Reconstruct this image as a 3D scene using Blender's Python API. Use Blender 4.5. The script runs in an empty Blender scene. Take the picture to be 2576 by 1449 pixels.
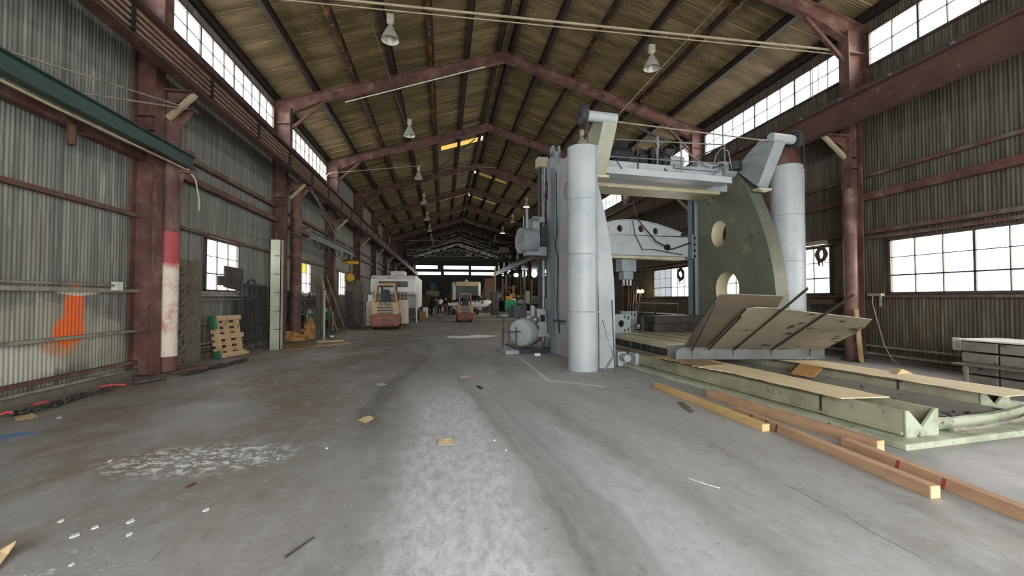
import bpy, bmesh, math, random
from mathutils import Vector, Matrix
random.seed(7)
sc = bpy.context.scene
COL = sc.collection
R = math.radians

# ------------------------------------------------------------------ camera
FPX, YAW, PIT, CH = 1087.0, R(8.96), R(1.371), 1.59
cam_d = bpy.data.cameras.new('camera'); cam = bpy.data.objects.new('camera', cam_d); COL.objects.link(cam)
cam.location = (0, 0, CH); cam.rotation_euler = (R(90) + PIT, 0, -YAW)
cam_d.sensor_fit = 'HORIZONTAL'; cam_d.sensor_width = 36; cam_d.lens = 36 * FPX / 2576
cam_d.clip_start = 0.05; cam_d.clip_end = 400
sc.camera = cam

def ray(u, v):
    a = (u - 1288) / FPX; b = (724.5 - v) / FPX
    Rt = Vector((math.cos(YAW), -math.sin(YAW), 0))
    F = Vector((math.sin(YAW) * math.cos(PIT), math.cos(YAW) * math.cos(PIT), math.sin(PIT)))
    U = Vector((-math.sin(YAW) * math.sin(PIT), -math.cos(YAW) * math.sin(PIT), math.cos(PIT)))
    return Rt * a + U * b + F
def at(u, v, axis, val):            # where the sight line of a photo point meets a plane of the hall
    r = ray(u, v); o = Vector((0, 0, CH)); t = (val - o[axis]) / r[axis]
    return o + r * t
def aX(u, v, x): return at(u, v, 0, x)
def aY(u, v, y): return at(u, v, 1, y)
def aZ(u, v, z=0.0): return at(u, v, 2, z)

# ------------------------------------------------------------------ materials
def lin(c):
    c = c / 255.0
    return c / 12.92 if c <= 0.04045 else ((c + 0.055) / 1.055) ** 2.4
def rgb(h):
    h = h.lstrip('#'); return (lin(int(h[0:2], 16)), lin(int(h[2:4], 16)), lin(int(h[4:6], 16)), 1)
MATS = {}
class NT:
    def __init__(s, name):
        s.m = bpy.data.materials.new(name); s.m.use_nodes = True; s.t = s.m.node_tree
        s.b = s.t.nodes['Principled BSDF']; s.geo = s.t.nodes.new('ShaderNodeNewGeometry')
        s.pos = s.geo.outputs['Position']
    def n(s, typ, **k):
        nd = s.t.nodes.new(typ)
        for a, b in k.items(): setattr(nd, a, b)
        return nd
    def l(s, a, b): s.t.links.new(a, b)
    def val(s, sock, x):
        if isinstance(x, (int, float)): sock.default_value = x
        elif isinstance(x, tuple): sock.default_value = x
        else: s.l(x, sock)
    def math(s, op, a, b=0.0, c=None, clamp=False):
        nd = s.n('ShaderNodeMath', operation=op, use_clamp=clamp); s.val(nd.inputs[0], a); s.val(nd.inputs[1], b)
        if c is not None: s.val(nd.inputs[2], c)
        return nd.outputs[0]
    def mapped(s, scale=(1, 1, 1), loc=(0, 0, 0), rot=(0, 0, 0)):
        nd = s.n('ShaderNodeMapping'); s.l(s.pos, nd.inputs['Vector'])
        nd.inputs['Scale'].default_value = scale; nd.inputs['Location'].default_value = loc; nd.inputs['Rotation'].default_value = rot
        return nd.outputs[0]
    def noise(s, scale=1.0, detail=4.0, vec=None, rough=0.55, dist=0.0):
        nd = s.n('ShaderNodeTexNoise'); nd.inputs['Scale'].default_value = scale; nd.inputs['Detail'].default_value = detail
        nd.inputs['Roughness'].default_value = rough; nd.inputs['Distortion'].default_value = dist
        s.l(vec if vec is not None else s.pos, nd.inputs['Vector']); return nd.outputs['Fac']
    def ramp(s, fac, lo, hi):
        nd = s.n('ShaderNodeMapRange', interpolation_type='SMOOTHSTEP'); s.l(fac, nd.inputs[0])
        nd.inputs[1].default_value = lo; nd.inputs[2].default_value = hi
        return nd.outputs[0]
    def mix(s, fac, a, b):
        nd = s.n('ShaderNodeMix', data_type='RGBA'); s.val(nd.inputs[0], fac); s.val(nd.inputs[6], a); s.val(nd.inputs[7], b)
        return nd.outputs[2]
    def xyz(s):
        nd = s.n('ShaderNodeSeparateXYZ'); s.l(s.pos, nd.inputs[0]); return nd.outputs
    def bump(s, h, strength=0.3, dist=0.01):
        nd = s.n('ShaderNodeBump'); nd.inputs['Strength'].default_value = strength; nd.inputs['Distance'].default_value = dist
        s.l(h, nd.inputs['Height']); s.l(nd.outputs[0], s.b.inputs['Normal'])
    def done(s, col, rough=0.6, metal=0.0, spec=0.4):
        s.val(s.b.inputs['Base Color'], col); s.val(s.b.inputs['Roughness'], rough); s.b.inputs['Metallic'].default_value = metal
        s.b.inputs['Specular IOR Level'].default_value = spec
        return s.m
def worn(name, base, dirt, scale=2.5, lo=0.45, hi=0.7, rough=0.6, metal=0.0, third=None, tscale=12, tlo=0.62, thi=0.7, bump=0.15, stretch=(1, 1, 1), spec=0.35):
    t = NT(name)
    f = t.ramp(t.noise(scale, 6, t.mapped(stretch), 0.65), lo, hi)
    c = t.mix(f, rgb(base), rgb(dirt))
    if third:
        g = t.ramp(t.noise(tscale, 5, t.mapped(stretch, (3, 5, 7))), tlo, thi); c = t.mix(g, c, rgb(third))
    t.bump(t.noise(scale * 9, 4, t.mapped(stretch)), bump, 0.01)
    MATS[name] = t.done(c, rough, metal, spec); return MATS[name]
worn('red_steel', '#68443b', '#4c352f', 1.6, .32, .68, .6, third='#83695e', tscale=2.6, tlo=.42, thi=.85)
worn('red_rust', '#6b3a2c', '#8a5a34', 3.0, .4, .6, .75, third='#b08648', tscale=9, tlo=.56, thi=.66)
worn('purlin_shaded', '#2b1d18', '#201814', 2.0, .4, .7, .7)  # red-brown frame paint with the roof shade put into the colour
worn('purlin_rust', '#35231a', '#634522', 2.2, .5, .62, .8, third='#a87a3a', tscale=6, tlo=.62, thi=.7)
worn('tan_paint', '#a5977c', '#8d7f68', 3, .4, .7, .6)
worn('girt', '#5d4238', '#6f6357', 1.5, .45, .65, .7)
worn('conduit', '#8f897c', '#6d675c', 4, .4, .7, .5)
worn('girder_red', '#5b4038', '#4a332d', 1.2, .4, .7, .6, third='#8c5c50', tscale=5, tlo=.62, thi=.75)
worn('bar_tan', '#8a7260', '#6d5648', 2, .4, .7, .6)
worn('jib_green', '#384c44', '#2e3f39', 1.5, .4, .7, .45, third='#587064', tscale=18, tlo=.66, thi=.74)
worn('jib_green_pale', '#5f6e66', '#4f5d55', 1.5, .4, .7, .5)
worn('mach_grey', '#92999b', '#7e8587', 1.4, .4, .75, .45, third='#6f7678', tscale=9, tlo=.68, thi=.76)
worn('mach_blue', '#737f84', '#646f74', 1.4, .4, .75, .45, third='#666f75', tscale=9, tlo=.68, thi=.76)
worn('mach_light', '#a7acac', '#969c9d', 1.6, .4, .75, .45, third='#8c908c', tscale=8, tlo=.66, thi=.76)
worn('mach_olive', '#686a5b', '#5c5e50', 1.1, .4, .7, .5, third='#7f7b62', tscale=2.2, tlo=.58, thi=.72)
worn('mach_cream', '#b9b093', '#a39a7e', 1.8, .4, .7, .5)
worn('mach_dark', '#3c4042', '#2a2c2e', 3, .4, .7, .5)
worn('black_paint', '#191b1e', '#26282b', 3, .4, .7, .35)
worn('steel', '#8c8f90', '#6c6f70', 4, .4, .7, .35, metal=.6)
worn('dark_steel', '#4b4540', '#38332f', 3, .4, .7, .6, metal=.2)
worn('plate_steel', '#978e7c', '#807766', 1.2, .4, .7, .6, third='#3d3830', tscale=3.2, tlo=.60, thi=.66, stretch=(1, 1, 3))
worn('plate_brown', '#75695a', '#645a4c', 1.6, .4, .7, .65)
worn('bar_grey', '#767a7a', '#62625f', 1.6, .4, .7, .5, third='#8d9294', tscale=4)
worn('ply', '#dfcda6', '#d2bd94', 2.5, .4, .7, .75, third='#a98f68', tscale=16, tlo=.68, thi=.74, stretch=(3, .6, 1))
worn('ply_old', '#9b8360', '#85704f', 2.5, .4, .7, .8, third='#6b583e', tscale=9)
worn('bed_green', '#9f9b82', '#85816c', 2.0, .4, .7, .55, third='#5f604b', tscale=4.5, tlo=.62, thi=.72)
worn('bed_white', '#adb29a', '#91957d', 3.0, .45, .65, .5, third='#5f5a4e', tscale=8, tlo=.63, thi=.7)
worn('trough', '#96928a', '#7c7973', 2.2, .4, .7, .45, third='#2c2a28', tscale=10, tlo=.64, thi=.69, stretch=(1, .5, 1))
worn('timber', '#bd9978', '#a88468', 3, .35, .7, .7, third='#4c3a2a', tscale=14, tlo=.72, thi=.76, stretch=(2, .5, 2))
worn('timber_yellow', '#cdac78', '#bb9762', 3, .35, .7, .7, third='#8a6238', tscale=9, tlo=.66, thi=.72, stretch=(2, .5, 2))
worn('timber_end', '#dbb988', '#c9a272', 12, .35, .7, .75)
worn('card', '#b98a58', '#a5784a', 4, .4, .7, .85)
worn('card_pale', '#c9b089', '#b79b72', 4, .4, .7, .85)
worn('pallet_wood', '#b89c78', '#a78a66', 6, .4, .7, .8, third='#8a735a', tscale=5, tlo=.6, thi=.7)
worn('green_paint', '#2f6048', '#28523e', 5, .4, .7, .5)
worn('teal', '#3f7f86', '#35707a', 4, .4, .7, .5)
worn('bench_green', '#4d6f66', '#3f5b54', 3, .4, .7, .5)
worn('bright_green', '#3f9a62', '#378a58', 3, .4, .7, .5)
worn('white_paint', '#cfcfc6', '#bcbcb2', 2, .4, .7, .45, third='#9b9a90', tscale=5, tlo=.66, thi=.74)
worn('white_rust', '#cfc0ab', '#bba890', 2, .4, .7, .5, third='#5e4030', tscale=7, tlo=.63, thi=.67, stretch=(1, 1, .4))
worn('chalk_white', '#e8e8e4', '#d8d8d4', 9, .4, .7, .8)
worn('lift_orange', '#8c5645', '#7a4a3c', 2.5, .4, .7, .55, third='#a98b6a', tscale=9, tlo=.66, thi=.74)
worn('lift_cream', '#b79f7c', '#a68d6c', 3, .4, .7, .55, third='#5f4330', tscale=8, tlo=.62, thi=.68)
worn('rubber', '#1d1d1d', '#2a2928', 5, .4, .7, .85)
worn('seat_grey', '#3b4048', '#33373e', 5, .4, .7, .8)
worn('yellow', '#c79a35', '#b5892c', 4, .4, .7, .5)
worn('stone', '#6e665a', '#5c5449', 2.5, .4, .7, .85, third='#3d372f', tscale=6, tlo=.62, thi=.7)
worn('block_stone', '#7d766c', '#6a635a', 3, .4, .7, .8, third='#4a443c', tscale=6, tlo=.64, thi=.72)
worn('channel_pale', '#a9ab99', '#979986', 2, .4, .7, .6, third='#70705f', tscale=5, tlo=.64, thi=.72)
worn('rust', '#5b4436', '#47352a', 4, .4, .7, .85)
worn('paint_red', '#a8484a', '#96403f', 3, .4, .7, .6)
worn('grey_box', '#7a7c7c', '#6a6c6c', 3, .4, .7, .6)
worn('skin', '#b98868', '#ad7c5d', 8, .4, .7, .6)
worn('cloth_white', '#d9d6cc', '#c9c6bc', 6, .4, .7, .9)
worn('cloth_black', '#1b1b1f', '#222226', 6, .4, .7, .9)
worn('cloth_dark', '#37302f', '#2d2726', 6, .4, .7, .9)
worn('cloth_khaki', '#7d725e', '#6d6350', 6, .4, .7, .9)
worn('hair', '#2b211b', '#3a2e25', 20, .4, .7, .8)
worn('blue_paint', '#6f8fb5', '#7f93a8', 5, .4, .7, .7)
worn('lamp_shell', '#c6c3b4', '#aeab9c', 5, .4, .7, .4, metal=.2)
worn('steel_matte', '#8b9194', '#6f7578', 2, .4, .7, .5, third='#55595b', tscale=4, tlo=.6, thi=.8)
worn('bar_dark', '#62625e', '#504f4b', 1.6, .4, .7, .5, third='#7d8182', tscale=4)
worn('arm_paint', '#a3a492', '#94957f', 1.6, .4, .7, .5)
worn('camper_white', '#f0efe8', '#e2e1da', 2, .4, .7, .4)
worn('rib_steel', '#5a5248', '#463f37', 3, .4, .7, .6)
worn('end_wall', '#7d8081', '#6c6f70', .8, .4, .7, .7)
worn('rail_top', '#4f4640', '#3f3833', 3, .4, .7, .5)
worn('dark_void', '#141312', '#1c1a18', 3, .4, .7, .9)
worn('beige', '#b9a988', '#a89878', 3, .4, .7, .6)
worn('pink_red', '#bd6f5c', '#a65e4b', 1.5, .4, .7, .6)

def glow(name, h, s):
    m = bpy.data.materials.new(name); m.use_nodes = True; b = m.node_tree.nodes['Principled BSDF']
    b.inputs['Base Color'].default_value = rgb(h); b.inputs['Emission Color'].default_value = rgb(h); b.inputs['Emission Strength'].default_value = s
    MATS[name] = m
glow('bulb_lit', '#f4ffd0', 14); glow('bulb_warm', '#ffe9a8', 12)
def glassy(name, h, trans, rough=.08):
    m = bpy.data.materials.new(name); m.use_nodes = True; t = m.node_tree; b = t.nodes['Principled BSDF']
    b.inputs['Base Color'].default_value = rgb(h); b.inputs['Roughness'].default_value = rough
    tr = t.nodes.new('ShaderNodeBsdfTransparent'); tr.inputs[0].default_value = rgb(h) if trans < .9 else (1, 1, 1, 1)
    mx = t.nodes.new('ShaderNodeMixShader'); mx.inputs[0].default_value = trans
    t.links.new(b.outputs[0], mx.inputs[1]); t.links.new(tr.outputs[0], mx.inputs[2]); t.links.new(mx.outputs[0], t.nodes['Material Output'].inputs[0])
    MATS[name] = m
glassy('pane', '#e8eef0', .94); glassy('pane_yellow', '#f0e060', .6); glassy('dark_glass', '#262b2c', .05, .35)
def translucent(name, h):
    m = bpy.data.materials.new(name); m.use_nodes = True; t = m.node_tree; b = t.nodes['Principled BSDF']
    b.inputs['Base Color'].default_value = rgb(h); b.inputs['Roughness'].default_value = .6
    tr = t.nodes.new('ShaderNodeBsdfTranslucent'); tr.inputs[0].default_value = rgb(h)
    mx = t.nodes.new('ShaderNodeMixShader'); mx.inputs[0].default_value = .8
    t.links.new(b.outputs[0], mx.inputs[1]); t.links.new(tr.outputs[0], mx.inputs[2]); t.links.new(mx.outputs[0], t.nodes['Material Output'].inputs[0])
    MATS[name] = m
translucent('skylight', '#b8954a'); translucent('skylight_dim', '#5a4a26')

# corrugated wall sheet: grey-green galvanised metal with vertical streaks and rust near the floor
def wall_mat(name, base, dark, rust, paint=False, pale='#a3a396'):
    t = NT(name); x, y, z = t.xyz()
    st = t.noise(1.6, 5, t.mapped((1, 5.5, .35)), .6)
    c = t.mix(t.ramp(st, .35, .68), rgb(dark), rgb(base))
    c = t.mix(t.ramp(t.noise(2.2, 5, t.mapped((1, 3, .25), (0, 7, 2)), .65), .56, .74), c, rgb(pale))
    low = t.math('SUBTRACT', 1.0, t.ramp(z, .2, 3.4))
    r = t.math('MULTIPLY', t.ramp(t.noise(1.3, 6, t.mapped((1, 2.5, .8), (4, 1, 3)), .7), .45, .7), t.math('MULTIPLY_ADD', low, .8, .12))
    c = t.mix(r, c, rgb(rust))
    # overlapping sheet seams
    s = t.math('ABSOLUTE', t.math('SUBTRACT', t.math('FRACT', t.math('MULTIPLY', y, 1 / 1.83)), .5))
    c = t.mix(t.math('MULTIPLY', t.math('LESS_THAN', s, .008), .55), c, rgb('#35332e'))
    if paint:
        nz = t.noise(5, 4)
        def blob(cy, cz, ry, rz, col, k=1.0, edge=.6):
            d = t.math('ADD', t.math('POWER', t.math('ABSOLUTE', t.math('DIVIDE', t.math('SUBTRACT', y, cy), ry)), 2.0), t.math('POWER', t.math('ABSOLUTE', t.math('DIVIDE', t.math('SUBTRACT', z, cz), rz)), 2.0))
            d = t.math('ADD', d, t.math('MULTIPLY', t.math('SUBTRACT', nz, .5), 1.2))
            f = t.math('MULTIPLY', t.math('SUBTRACT', 1.0, t.ramp(d, edge, 1.4)), k)
            return t.mix(f, paintc[0], rgb(col))
        paintc = [c]
        for args in [(7.9, .95, 1.5, .55, '#b3ab96', .35), (7.4, .55, .9, .3, '#c9c7b8', .5), (9.3, .6, .45, .6, '#adab90', .35),
                     (8.55, 1.35, .2, .48, '#d9622c', .95), (8.47, 1.05, .3, .28, '#d9622c', .95), (8.62, 1.7, .42, .06, '#d8cfb8', .9), (8.3, .8, .35, .18, '#c9762c', .4)]:
            paintc[0] = blob(*args)
        c = paintc[0]
    t.bump(t.noise(30, 3), .12, .01)
    MATS[name] = t.done(c, .55, .15, .4)
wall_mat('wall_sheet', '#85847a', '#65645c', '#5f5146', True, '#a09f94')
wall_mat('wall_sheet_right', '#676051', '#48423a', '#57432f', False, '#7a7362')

def roof_mat():
    t = NT('roof_sheet'); x, y, z = t.xyz()
    c = t.mix(t.ramp(t.noise(.9, 5, t.mapped((.5, 2.2, .5)), .65), .35, .7), rgb('#51442d'), rgb('#7d6c4c'))
    c = t.mix(t.ramp(t.noise(5, 4, t.mapped((.25, 3, .25), (2, 2, 2))), .5, .8), c, rgb('#4d3f28'))
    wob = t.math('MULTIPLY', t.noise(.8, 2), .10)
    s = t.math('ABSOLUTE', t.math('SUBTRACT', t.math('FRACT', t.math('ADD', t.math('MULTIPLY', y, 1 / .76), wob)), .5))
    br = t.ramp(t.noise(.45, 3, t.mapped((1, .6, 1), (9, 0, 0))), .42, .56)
    c = t.mix(t.math('MULTIPLY', t.math('LESS_THAN', s, .022), br), c, rgb('#ab986a'))  # daylight through gaps at the sheet laps, painted as paler streaks
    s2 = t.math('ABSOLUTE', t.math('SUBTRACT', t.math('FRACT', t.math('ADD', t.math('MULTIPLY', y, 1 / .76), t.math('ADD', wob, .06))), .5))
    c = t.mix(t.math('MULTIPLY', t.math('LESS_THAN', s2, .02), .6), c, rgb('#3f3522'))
    MATS['roof_sheet'] = t.done(c, .65, .1, .3)
roof_mat()

def floor_mat():
    t = NT('floor_concrete'); x, y, z = t.xyz()
    n1 = t.ramp(t.noise(.55, 6, t.mapped((1.2, .5, 1)), .6), .32, .68)
    c = t.mix(n1, rgb('#8f8c85'), rgb('#a6a4a1'))
    # brown oily patch on the left of the aisle
    bx = t.math('SUBTRACT', 1.0, t.ramp(t.math('ADD', x, t.math('MULTIPLY', t.noise(.6, 4), 2.5)), -1.2, .6))
    c = t.mix(t.math('MULTIPLY', t.math('MULTIPLY', bx, t.ramp(t.noise(.8, 5, t.mapped((1, .6, 1), (3, 3, 0))),   .38, .6)), .75), c, rgb('#85735f'))
    # far part darkened: light falloff down the hall put into the colour
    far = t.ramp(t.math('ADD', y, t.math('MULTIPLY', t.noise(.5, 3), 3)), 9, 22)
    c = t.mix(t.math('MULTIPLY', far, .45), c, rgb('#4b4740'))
    # fine dusty scuffs
    c = t.mix(t.math('MULTIPLY', t.ramp(t.noise(3.2, 6, t.mapped((1.6, .9, 1)), .78), .46, .66), .6), c, rgb('#a9a9a4'))
    c = t.mix(t.math('MULTIPLY', t.ramp(t.noise(6, 6, t.mapped((1.2, .8, 1), (5, 1, 0)), .8), .54, .7), .45), c, rgb('#625f59'))
    # pale wheel tracks swept along the aisle
    def track(x0, amp, ph, k, w, col, per, ya, yb):
        cx = t.math('ADD', x0, t.math('MULTIPLY', t.math('SINE', t.math('ADD', t.math('MULTIPLY', y, per), ph)), amp))
        cx = t.math('ADD', cx, t.math('MULTIPLY', t.math('SUBTRACT', t.noise(.7, 3), .5), .5))
        d = t.math('DIVIDE', t.math('ABSOLUTE', t.math('SUBTRACT', x, cx)), w)
        f = t.math('SUBTRACT', 1.0, t.ramp(d, .35, 1.0))
        f = t.math('MULTIPLY', f, t.math('MULTIPLY', t.ramp(y, ya - 1.5, ya), t.math('SUBTRACT', 1.0, t.ramp(y, yb, yb + 3))))
        f = t.math('MULTIPLY', f, t.ramp(t.noise(7, 6, t.mapped((1.6, .7, 1)), .82), .22, .7))
        return t.mix(t.math('MULTIPLY', f, k), c, rgb(col))
    c = track(-.1, .25, .4, 1.0, .75, '#d2d4d7', .35, -3, 6.5)
    c = track(1.25, .45, 1.5, .8, .42, '#bcbec0', .34, -3, 9)
    c = track(-.25, .2, 2.2, .5, .22, '#a19f98', .5, 6, 15)
    c = track(-1.35, .45, 2.6, .5, .2, '#98948b', .42, 7.5, 15)
    c = track(.75, .35, .2, .3, .3, '#595754', .3, 0, 13)
    c = track(-.7, .3, 1.2, .5, .22, '#46413b', .5, 6, 15)
    c = track(2.3, .5, 2.0, .6, .5, '#b4b6b6', .3, -2, 7)
    c = track(.55, .35, .9, .4, .06, '#6a6a68', .34, -3, 8)
    c = track(.95, .4, 1.2, .35, .05, '#727270', .34, -3, 8)
    # joints and cracks
    w = t.math('MULTIPLY', t.math('SUBTRACT', t.noise(2.0, 5), .5), .35)
    for yy in (7.25, 14.6, 21.9, 33.0):
        d = t.math('ABSOLUTE', t.math('SUBTRACT', t.math('ADD', y, w), yy))
        c = t.mix(t.math('MULTIPLY', t.math('SUBTRACT', 1.0, t.ramp(d, .003, .02)), t.math('MULTIPLY', t.ramp(t.noise(1.1, 3), .46, .6), .5)), c, rgb('#4a4844'))
    for xx in (-1.75, 2.9, -4.6):
        d = t.math('ABSOLUTE', t.math('SUBTRACT', t.math('ADD', x, t.math('MULTIPLY', w, .25)), xx))
        c = t.mix(t.math('MULTIPLY', t.math('SUBTRACT', 1.0, t.ramp(d, .003, .012)), t.math('MULTIPLY', t.ramp(t.noise(1.3, 3), .45, .6), .5)), c, rgb('#45423d'))
    pv = t.n('ShaderNodeTexVoronoi'); pv.inputs['Scale'].default_value = 14; t.l(t.pos, pv.inputs['Vector'])
    c = t.mix(t.math('MULTIPLY', t.math('LESS_THAN', t.math('ADD', pv.outputs['Distance'], t.math('MULTIPLY', t.noise(2.5, 2), .35)), .23), .6), c, rgb('#4c4a46'))
    # white flaking paint specks, in clusters
    v = t.n('ShaderNodeTexVoronoi'); v.inputs['Scale'].default_value = 9; t.l(t.mapped((1.6, .8, 1)), v.inputs['Vector'])
    big = t.ramp(t.noise(.75, 2, t.mapped((1, 1, 1), (1.5, 4.2, 0))), .56, .66)
    lft = t.math('SUBTRACT', 1.0, t.ramp(x, -.2, 1.2))
    sp = t.math('MULTIPLY', t.math('LESS_THAN', t.math('ADD', v.outputs['Distance'], t.math('MULTIPLY', t.noise(16, 3), .35)), .24), t.math('MULTIPLY', big, lft))
    def patch(cx, cy, rx, ry, k):
        d = t.math('ADD', t.math('POWER', t.math('ABSOLUTE', t.math('DIVIDE', t.math('SUBTRACT', x, cx), rx)), 2.0), t.math('POWER', t.math('ABSOLUTE', t.math('DIVIDE', t.math('SUBTRACT', y, cy), ry)), 2.0))
        m = t.math('SUBTRACT', 1.0, t.ramp(d, .2, 1.2))
        return t.math('MULTIPLY', m, t.ramp(t.noise(9, 6, t.mapped((.9, 1.1, 1)), .82), .55 - k, .585 - k))
    sp = t.math('MAXIMUM', sp, patch(-2.35, 4.75, .95, .5, .04))
    sp = t.math('MAXIMUM', sp, patch(-2.25, 2.9, .35, .3, -.01))
    sp = t.math('MAXIMUM', sp, patch(-1.15, 9.4, .7, .5, -.02))
    c = t.mix(sp, c, rgb('#efefeb'))
    t.bump(t.noise(14, 5, t.mapped((1.5, 1, 1)), .7), .35, .01)
    r = t.math('MULTIPLY_ADD', t.ramp(t.noise(1.1, 4), .3, .7), .25, .48)
    MATS['floor_concrete'] = t.done(c, r, 0, .35)
floor_mat()

# ------------------------------------------------------------------ mesh builder
class MB:
    def __init__(s, T=None): s.v = []; s.f = []; s.sm = []; s.T = T
    def add(s, vs, fs, smooth=False):
        o = len(s.v)
        for p in vs:
            p = Vector(p); s.v.append(s.T @ p if s.T else p)
        for f in fs: s.f.append(tuple(i + o for i in f)); s.sm.append(smooth)
        return s
    def box(s, x0, x1, y0, y1, z0, z1):
        vs = [(x, y, z) for z in (z0, z1) for y in (y0, y1) for x in (x0, x1)]
        return s.add(vs, [(0, 2, 3, 1), (4, 5, 7, 6), (0, 1, 5, 4), (2, 6, 7, 3), (0, 4, 6, 2), (1, 3, 7, 5)])
    def bar(s, p0, p1, w, h, up=(0, 0, 1)):
        p0 = Vector(p0); p1 = Vector(p1); d = (p1 - p0).normalized(); up = Vector(up)
        if abs(d.dot(up)) > .98: up = Vector((0, 1, 0))
        sx = d.cross(up).normalized(); sz = sx.cross(d).normalized(); vs = []
        for p in (p0, p1):
            for a, b in ((-1, -1), (1, -1), (1, 1), (-1, 1)): vs.append(p + sx * a * w / 2 + sz * b * h / 2)
        return s.add(vs, [(3, 2, 1, 0), (4, 5, 6, 7), (0, 1, 5, 4), (1, 2, 6, 5), (2, 3, 7, 6), (3, 0, 4, 7)])
    def ibeam(s, p0, p1, d, w, tw=.012, tf=.02, up=(0, 0, 1)):
        p0 = Vector(p0); p1 = Vector(p1); dr = (p1 - p0).normalized(); u = Vector(up)
        if abs(dr.dot(u)) > .98: u = Vector((0, 1, 0))
        sx = dr.cross(u).normalized(); u = sx.cross(dr).normalized()
        s.bar(p0 + u * (d - tf) / 2, p1 + u * (d - tf) / 2, w, tf, u); s.bar(p0 - u * (d - tf) / 2, p1 - u * (d - tf) / 2, w, tf, u)
        return s.bar(p0, p1, tw, d - 2 * tf, u)
    def cyl(s, p0, p1, r0, r1=None, n=20, cap=True, smooth=True):
        r1 = r0 if r1 is None else r1; p0 = Vector(p0); p1 = Vector(p1); d = (p1 - p0).normalized()
        a = Vector((0, 0, 1)) if abs(d.z) < .9 else Vector((1, 0, 0)); e1 = d.cross(a).normalized(); e2 = d.cross(e1).normalized()
        vs = []
        for p, r in ((p0, r0), (p1, r1)):
            for i in range(n):
                t = 2 * math.pi * i / n; vs.append(p + e1 * math.cos(t) * r + e2 * math.sin(t) * r)
        s.add(vs, [(i, (i + 1) % n, n + (i + 1) % n, n + i) for i in range(n)], smooth)
        if cap: s.add(vs[:n], [tuple(range(n - 1, -1, -1))]); s.add(vs[n:], [tuple(range(n))])
        return s
    def lathe(s, c, prof, n=24, axis=(0, 0, 1)):
        d = Vector(axis).normalized(); a = Vector((0, 0, 1)) if abs(d.z) < .9 else Vector((1, 0, 0))
        e1 = d.cross(a).normalized(); e2 = d.cross(e1).normalized(); c = Vector(c); vs = []
        for r, h in prof:
            for i in range(n):
                t = 2 * math.pi * i / n; vs.append(c + d * h + e1 * math.cos(t) * r + e2 * math.sin(t) * r)
        fs = [(k * n + i, k * n + (i + 1) % n, (k + 1) * n + (i + 1) % n, (k + 1) * n + i) for k in range(len(prof) - 1) for i in range(n)]
        return s.add(vs, fs, True)
    def tube(s, pts, r, n=8, smooth=True):
        pts = [Vector(p) for p in pts]; vs = []; prev = None
        for i, p in enumerate(pts):
            d = (pts[min(i + 1, len(pts) - 1)] - pts[max(i - 1, 0)]).normalized()
            if prev is None:
                a = Vector((0, 0, 1)) if abs(d.z) < .9 else Vector((1, 0, 0)); e1 = d.cross(a).normalized()
            else: e1 = (prev - d * prev.dot(d)).normalized()
            prev = e1; e2 = d.cross(e1)
            rr = r[i] if isinstance(r, (list, tuple)) else r
            for k in range(n):
                t = 2 * math.pi * k / n; vs.append(p + e1 * math.cos(t) * rr + e2 * math.sin(t) * rr)
        m = len(pts)
        s.add(vs, [(i * n + k, i * n + (k + 1) % n, (i + 1) * n + (k + 1) % n, (i + 1) * n + k) for i in range(m - 1) for k in range(n)], smooth)
        s.add(vs[:n], [tuple(range(n - 1, -1, -1))]); return s.add(vs[-n:], [tuple(range(n))])
    def slab(s, poly, off):                      # closed polygon in space, given thickness vector
        off = Vector(off); a = [Vector(p) for p in poly]; n = len(a); b = [p + off for p in a]
        return s.add(a + b, [tuple(range(n)), tuple(range(2 * n - 1, n - 1, -1))] + [(i, i + n, (i + 1) % n + n, (i + 1) % n) for i in range(n)])
    def plate(s, outer, holes, fn, t0, t1):      # 2D outline with holes, placed by fn(a,b,t), walls round every hole
        bm = bmesh.new(); loops = [outer] + holes; alll = []
        for lp in loops:
            vs = [bm.verts.new((p[0], p[1], 0)) for p in lp]; alll.append(vs)
            for i in range(len(vs)): bm.edges.new((vs[i], vs[(i + 1) % len(vs)]))
        bmesh.ops.triangle_fill(bm, use_beauty=True, use_dissolve=False, edges=bm.edges[:])
        bm.verts.index_update(); V = [(v.co.x, v.co.y) for v in bm.verts]; F = [tuple(v.index for v in f.verts) for f in bm.faces]; n = len(V)
        L = [[v.index for v in vs] for vs in alll]; bm.free()
        s.add([fn(a, b, t0) for a, b in V] + [fn(a, b, t1) for a, b in V], F + [tuple(i + n for i in reversed(f)) for f in F])
        for k, lp in enumerate(L):
            m = len(lp)
            vs = [fn(*V[i], t0) for i in lp] + [fn(*V[i], t1) for i in lp]
            s.add(vs, [(i, (i + 1) % m, m + (i + 1) % m, m + i) for i in range(m)], k > 0)
        return s
    def build(s, name, mat, parent=None, org=None, bevel=0.0):
        me = bpy.data.meshes.new(name)
        if org is None:
            if parent is not None: org = Vector(parent.get('_o', (0, 0, 0)))
            else:
                xs = [p.x for p in s.v]; ys = [p.y for p in s.v]; zs = [p.z for p in s.v]
                org = Vector(((min(xs) + max(xs)) / 2, (min(ys) + max(ys)) / 2, min(zs)))
        org = Vector(org)
        me.from_pydata([tuple(p - org) for p in s.v], [], s.f); me.polygons.foreach_set('use_smooth', s.sm)
        ms = mat if isinstance(mat, (list, tuple)) else [mat]
        for m in ms: me.materials.append(MATS[m])
        bm = bmesh.new(); bm.from_mesh(me); bmesh.ops.recalc_face_normals(bm, faces=bm.faces[:]); bm.to_mesh(me); bm.free()
        me.update(); o = bpy.data.objects.new(name, me); COL.objects.link(o)
        if parent is not None: o.parent = parent
        else: o.location = org
        o['_o'] = tuple(org)
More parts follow.
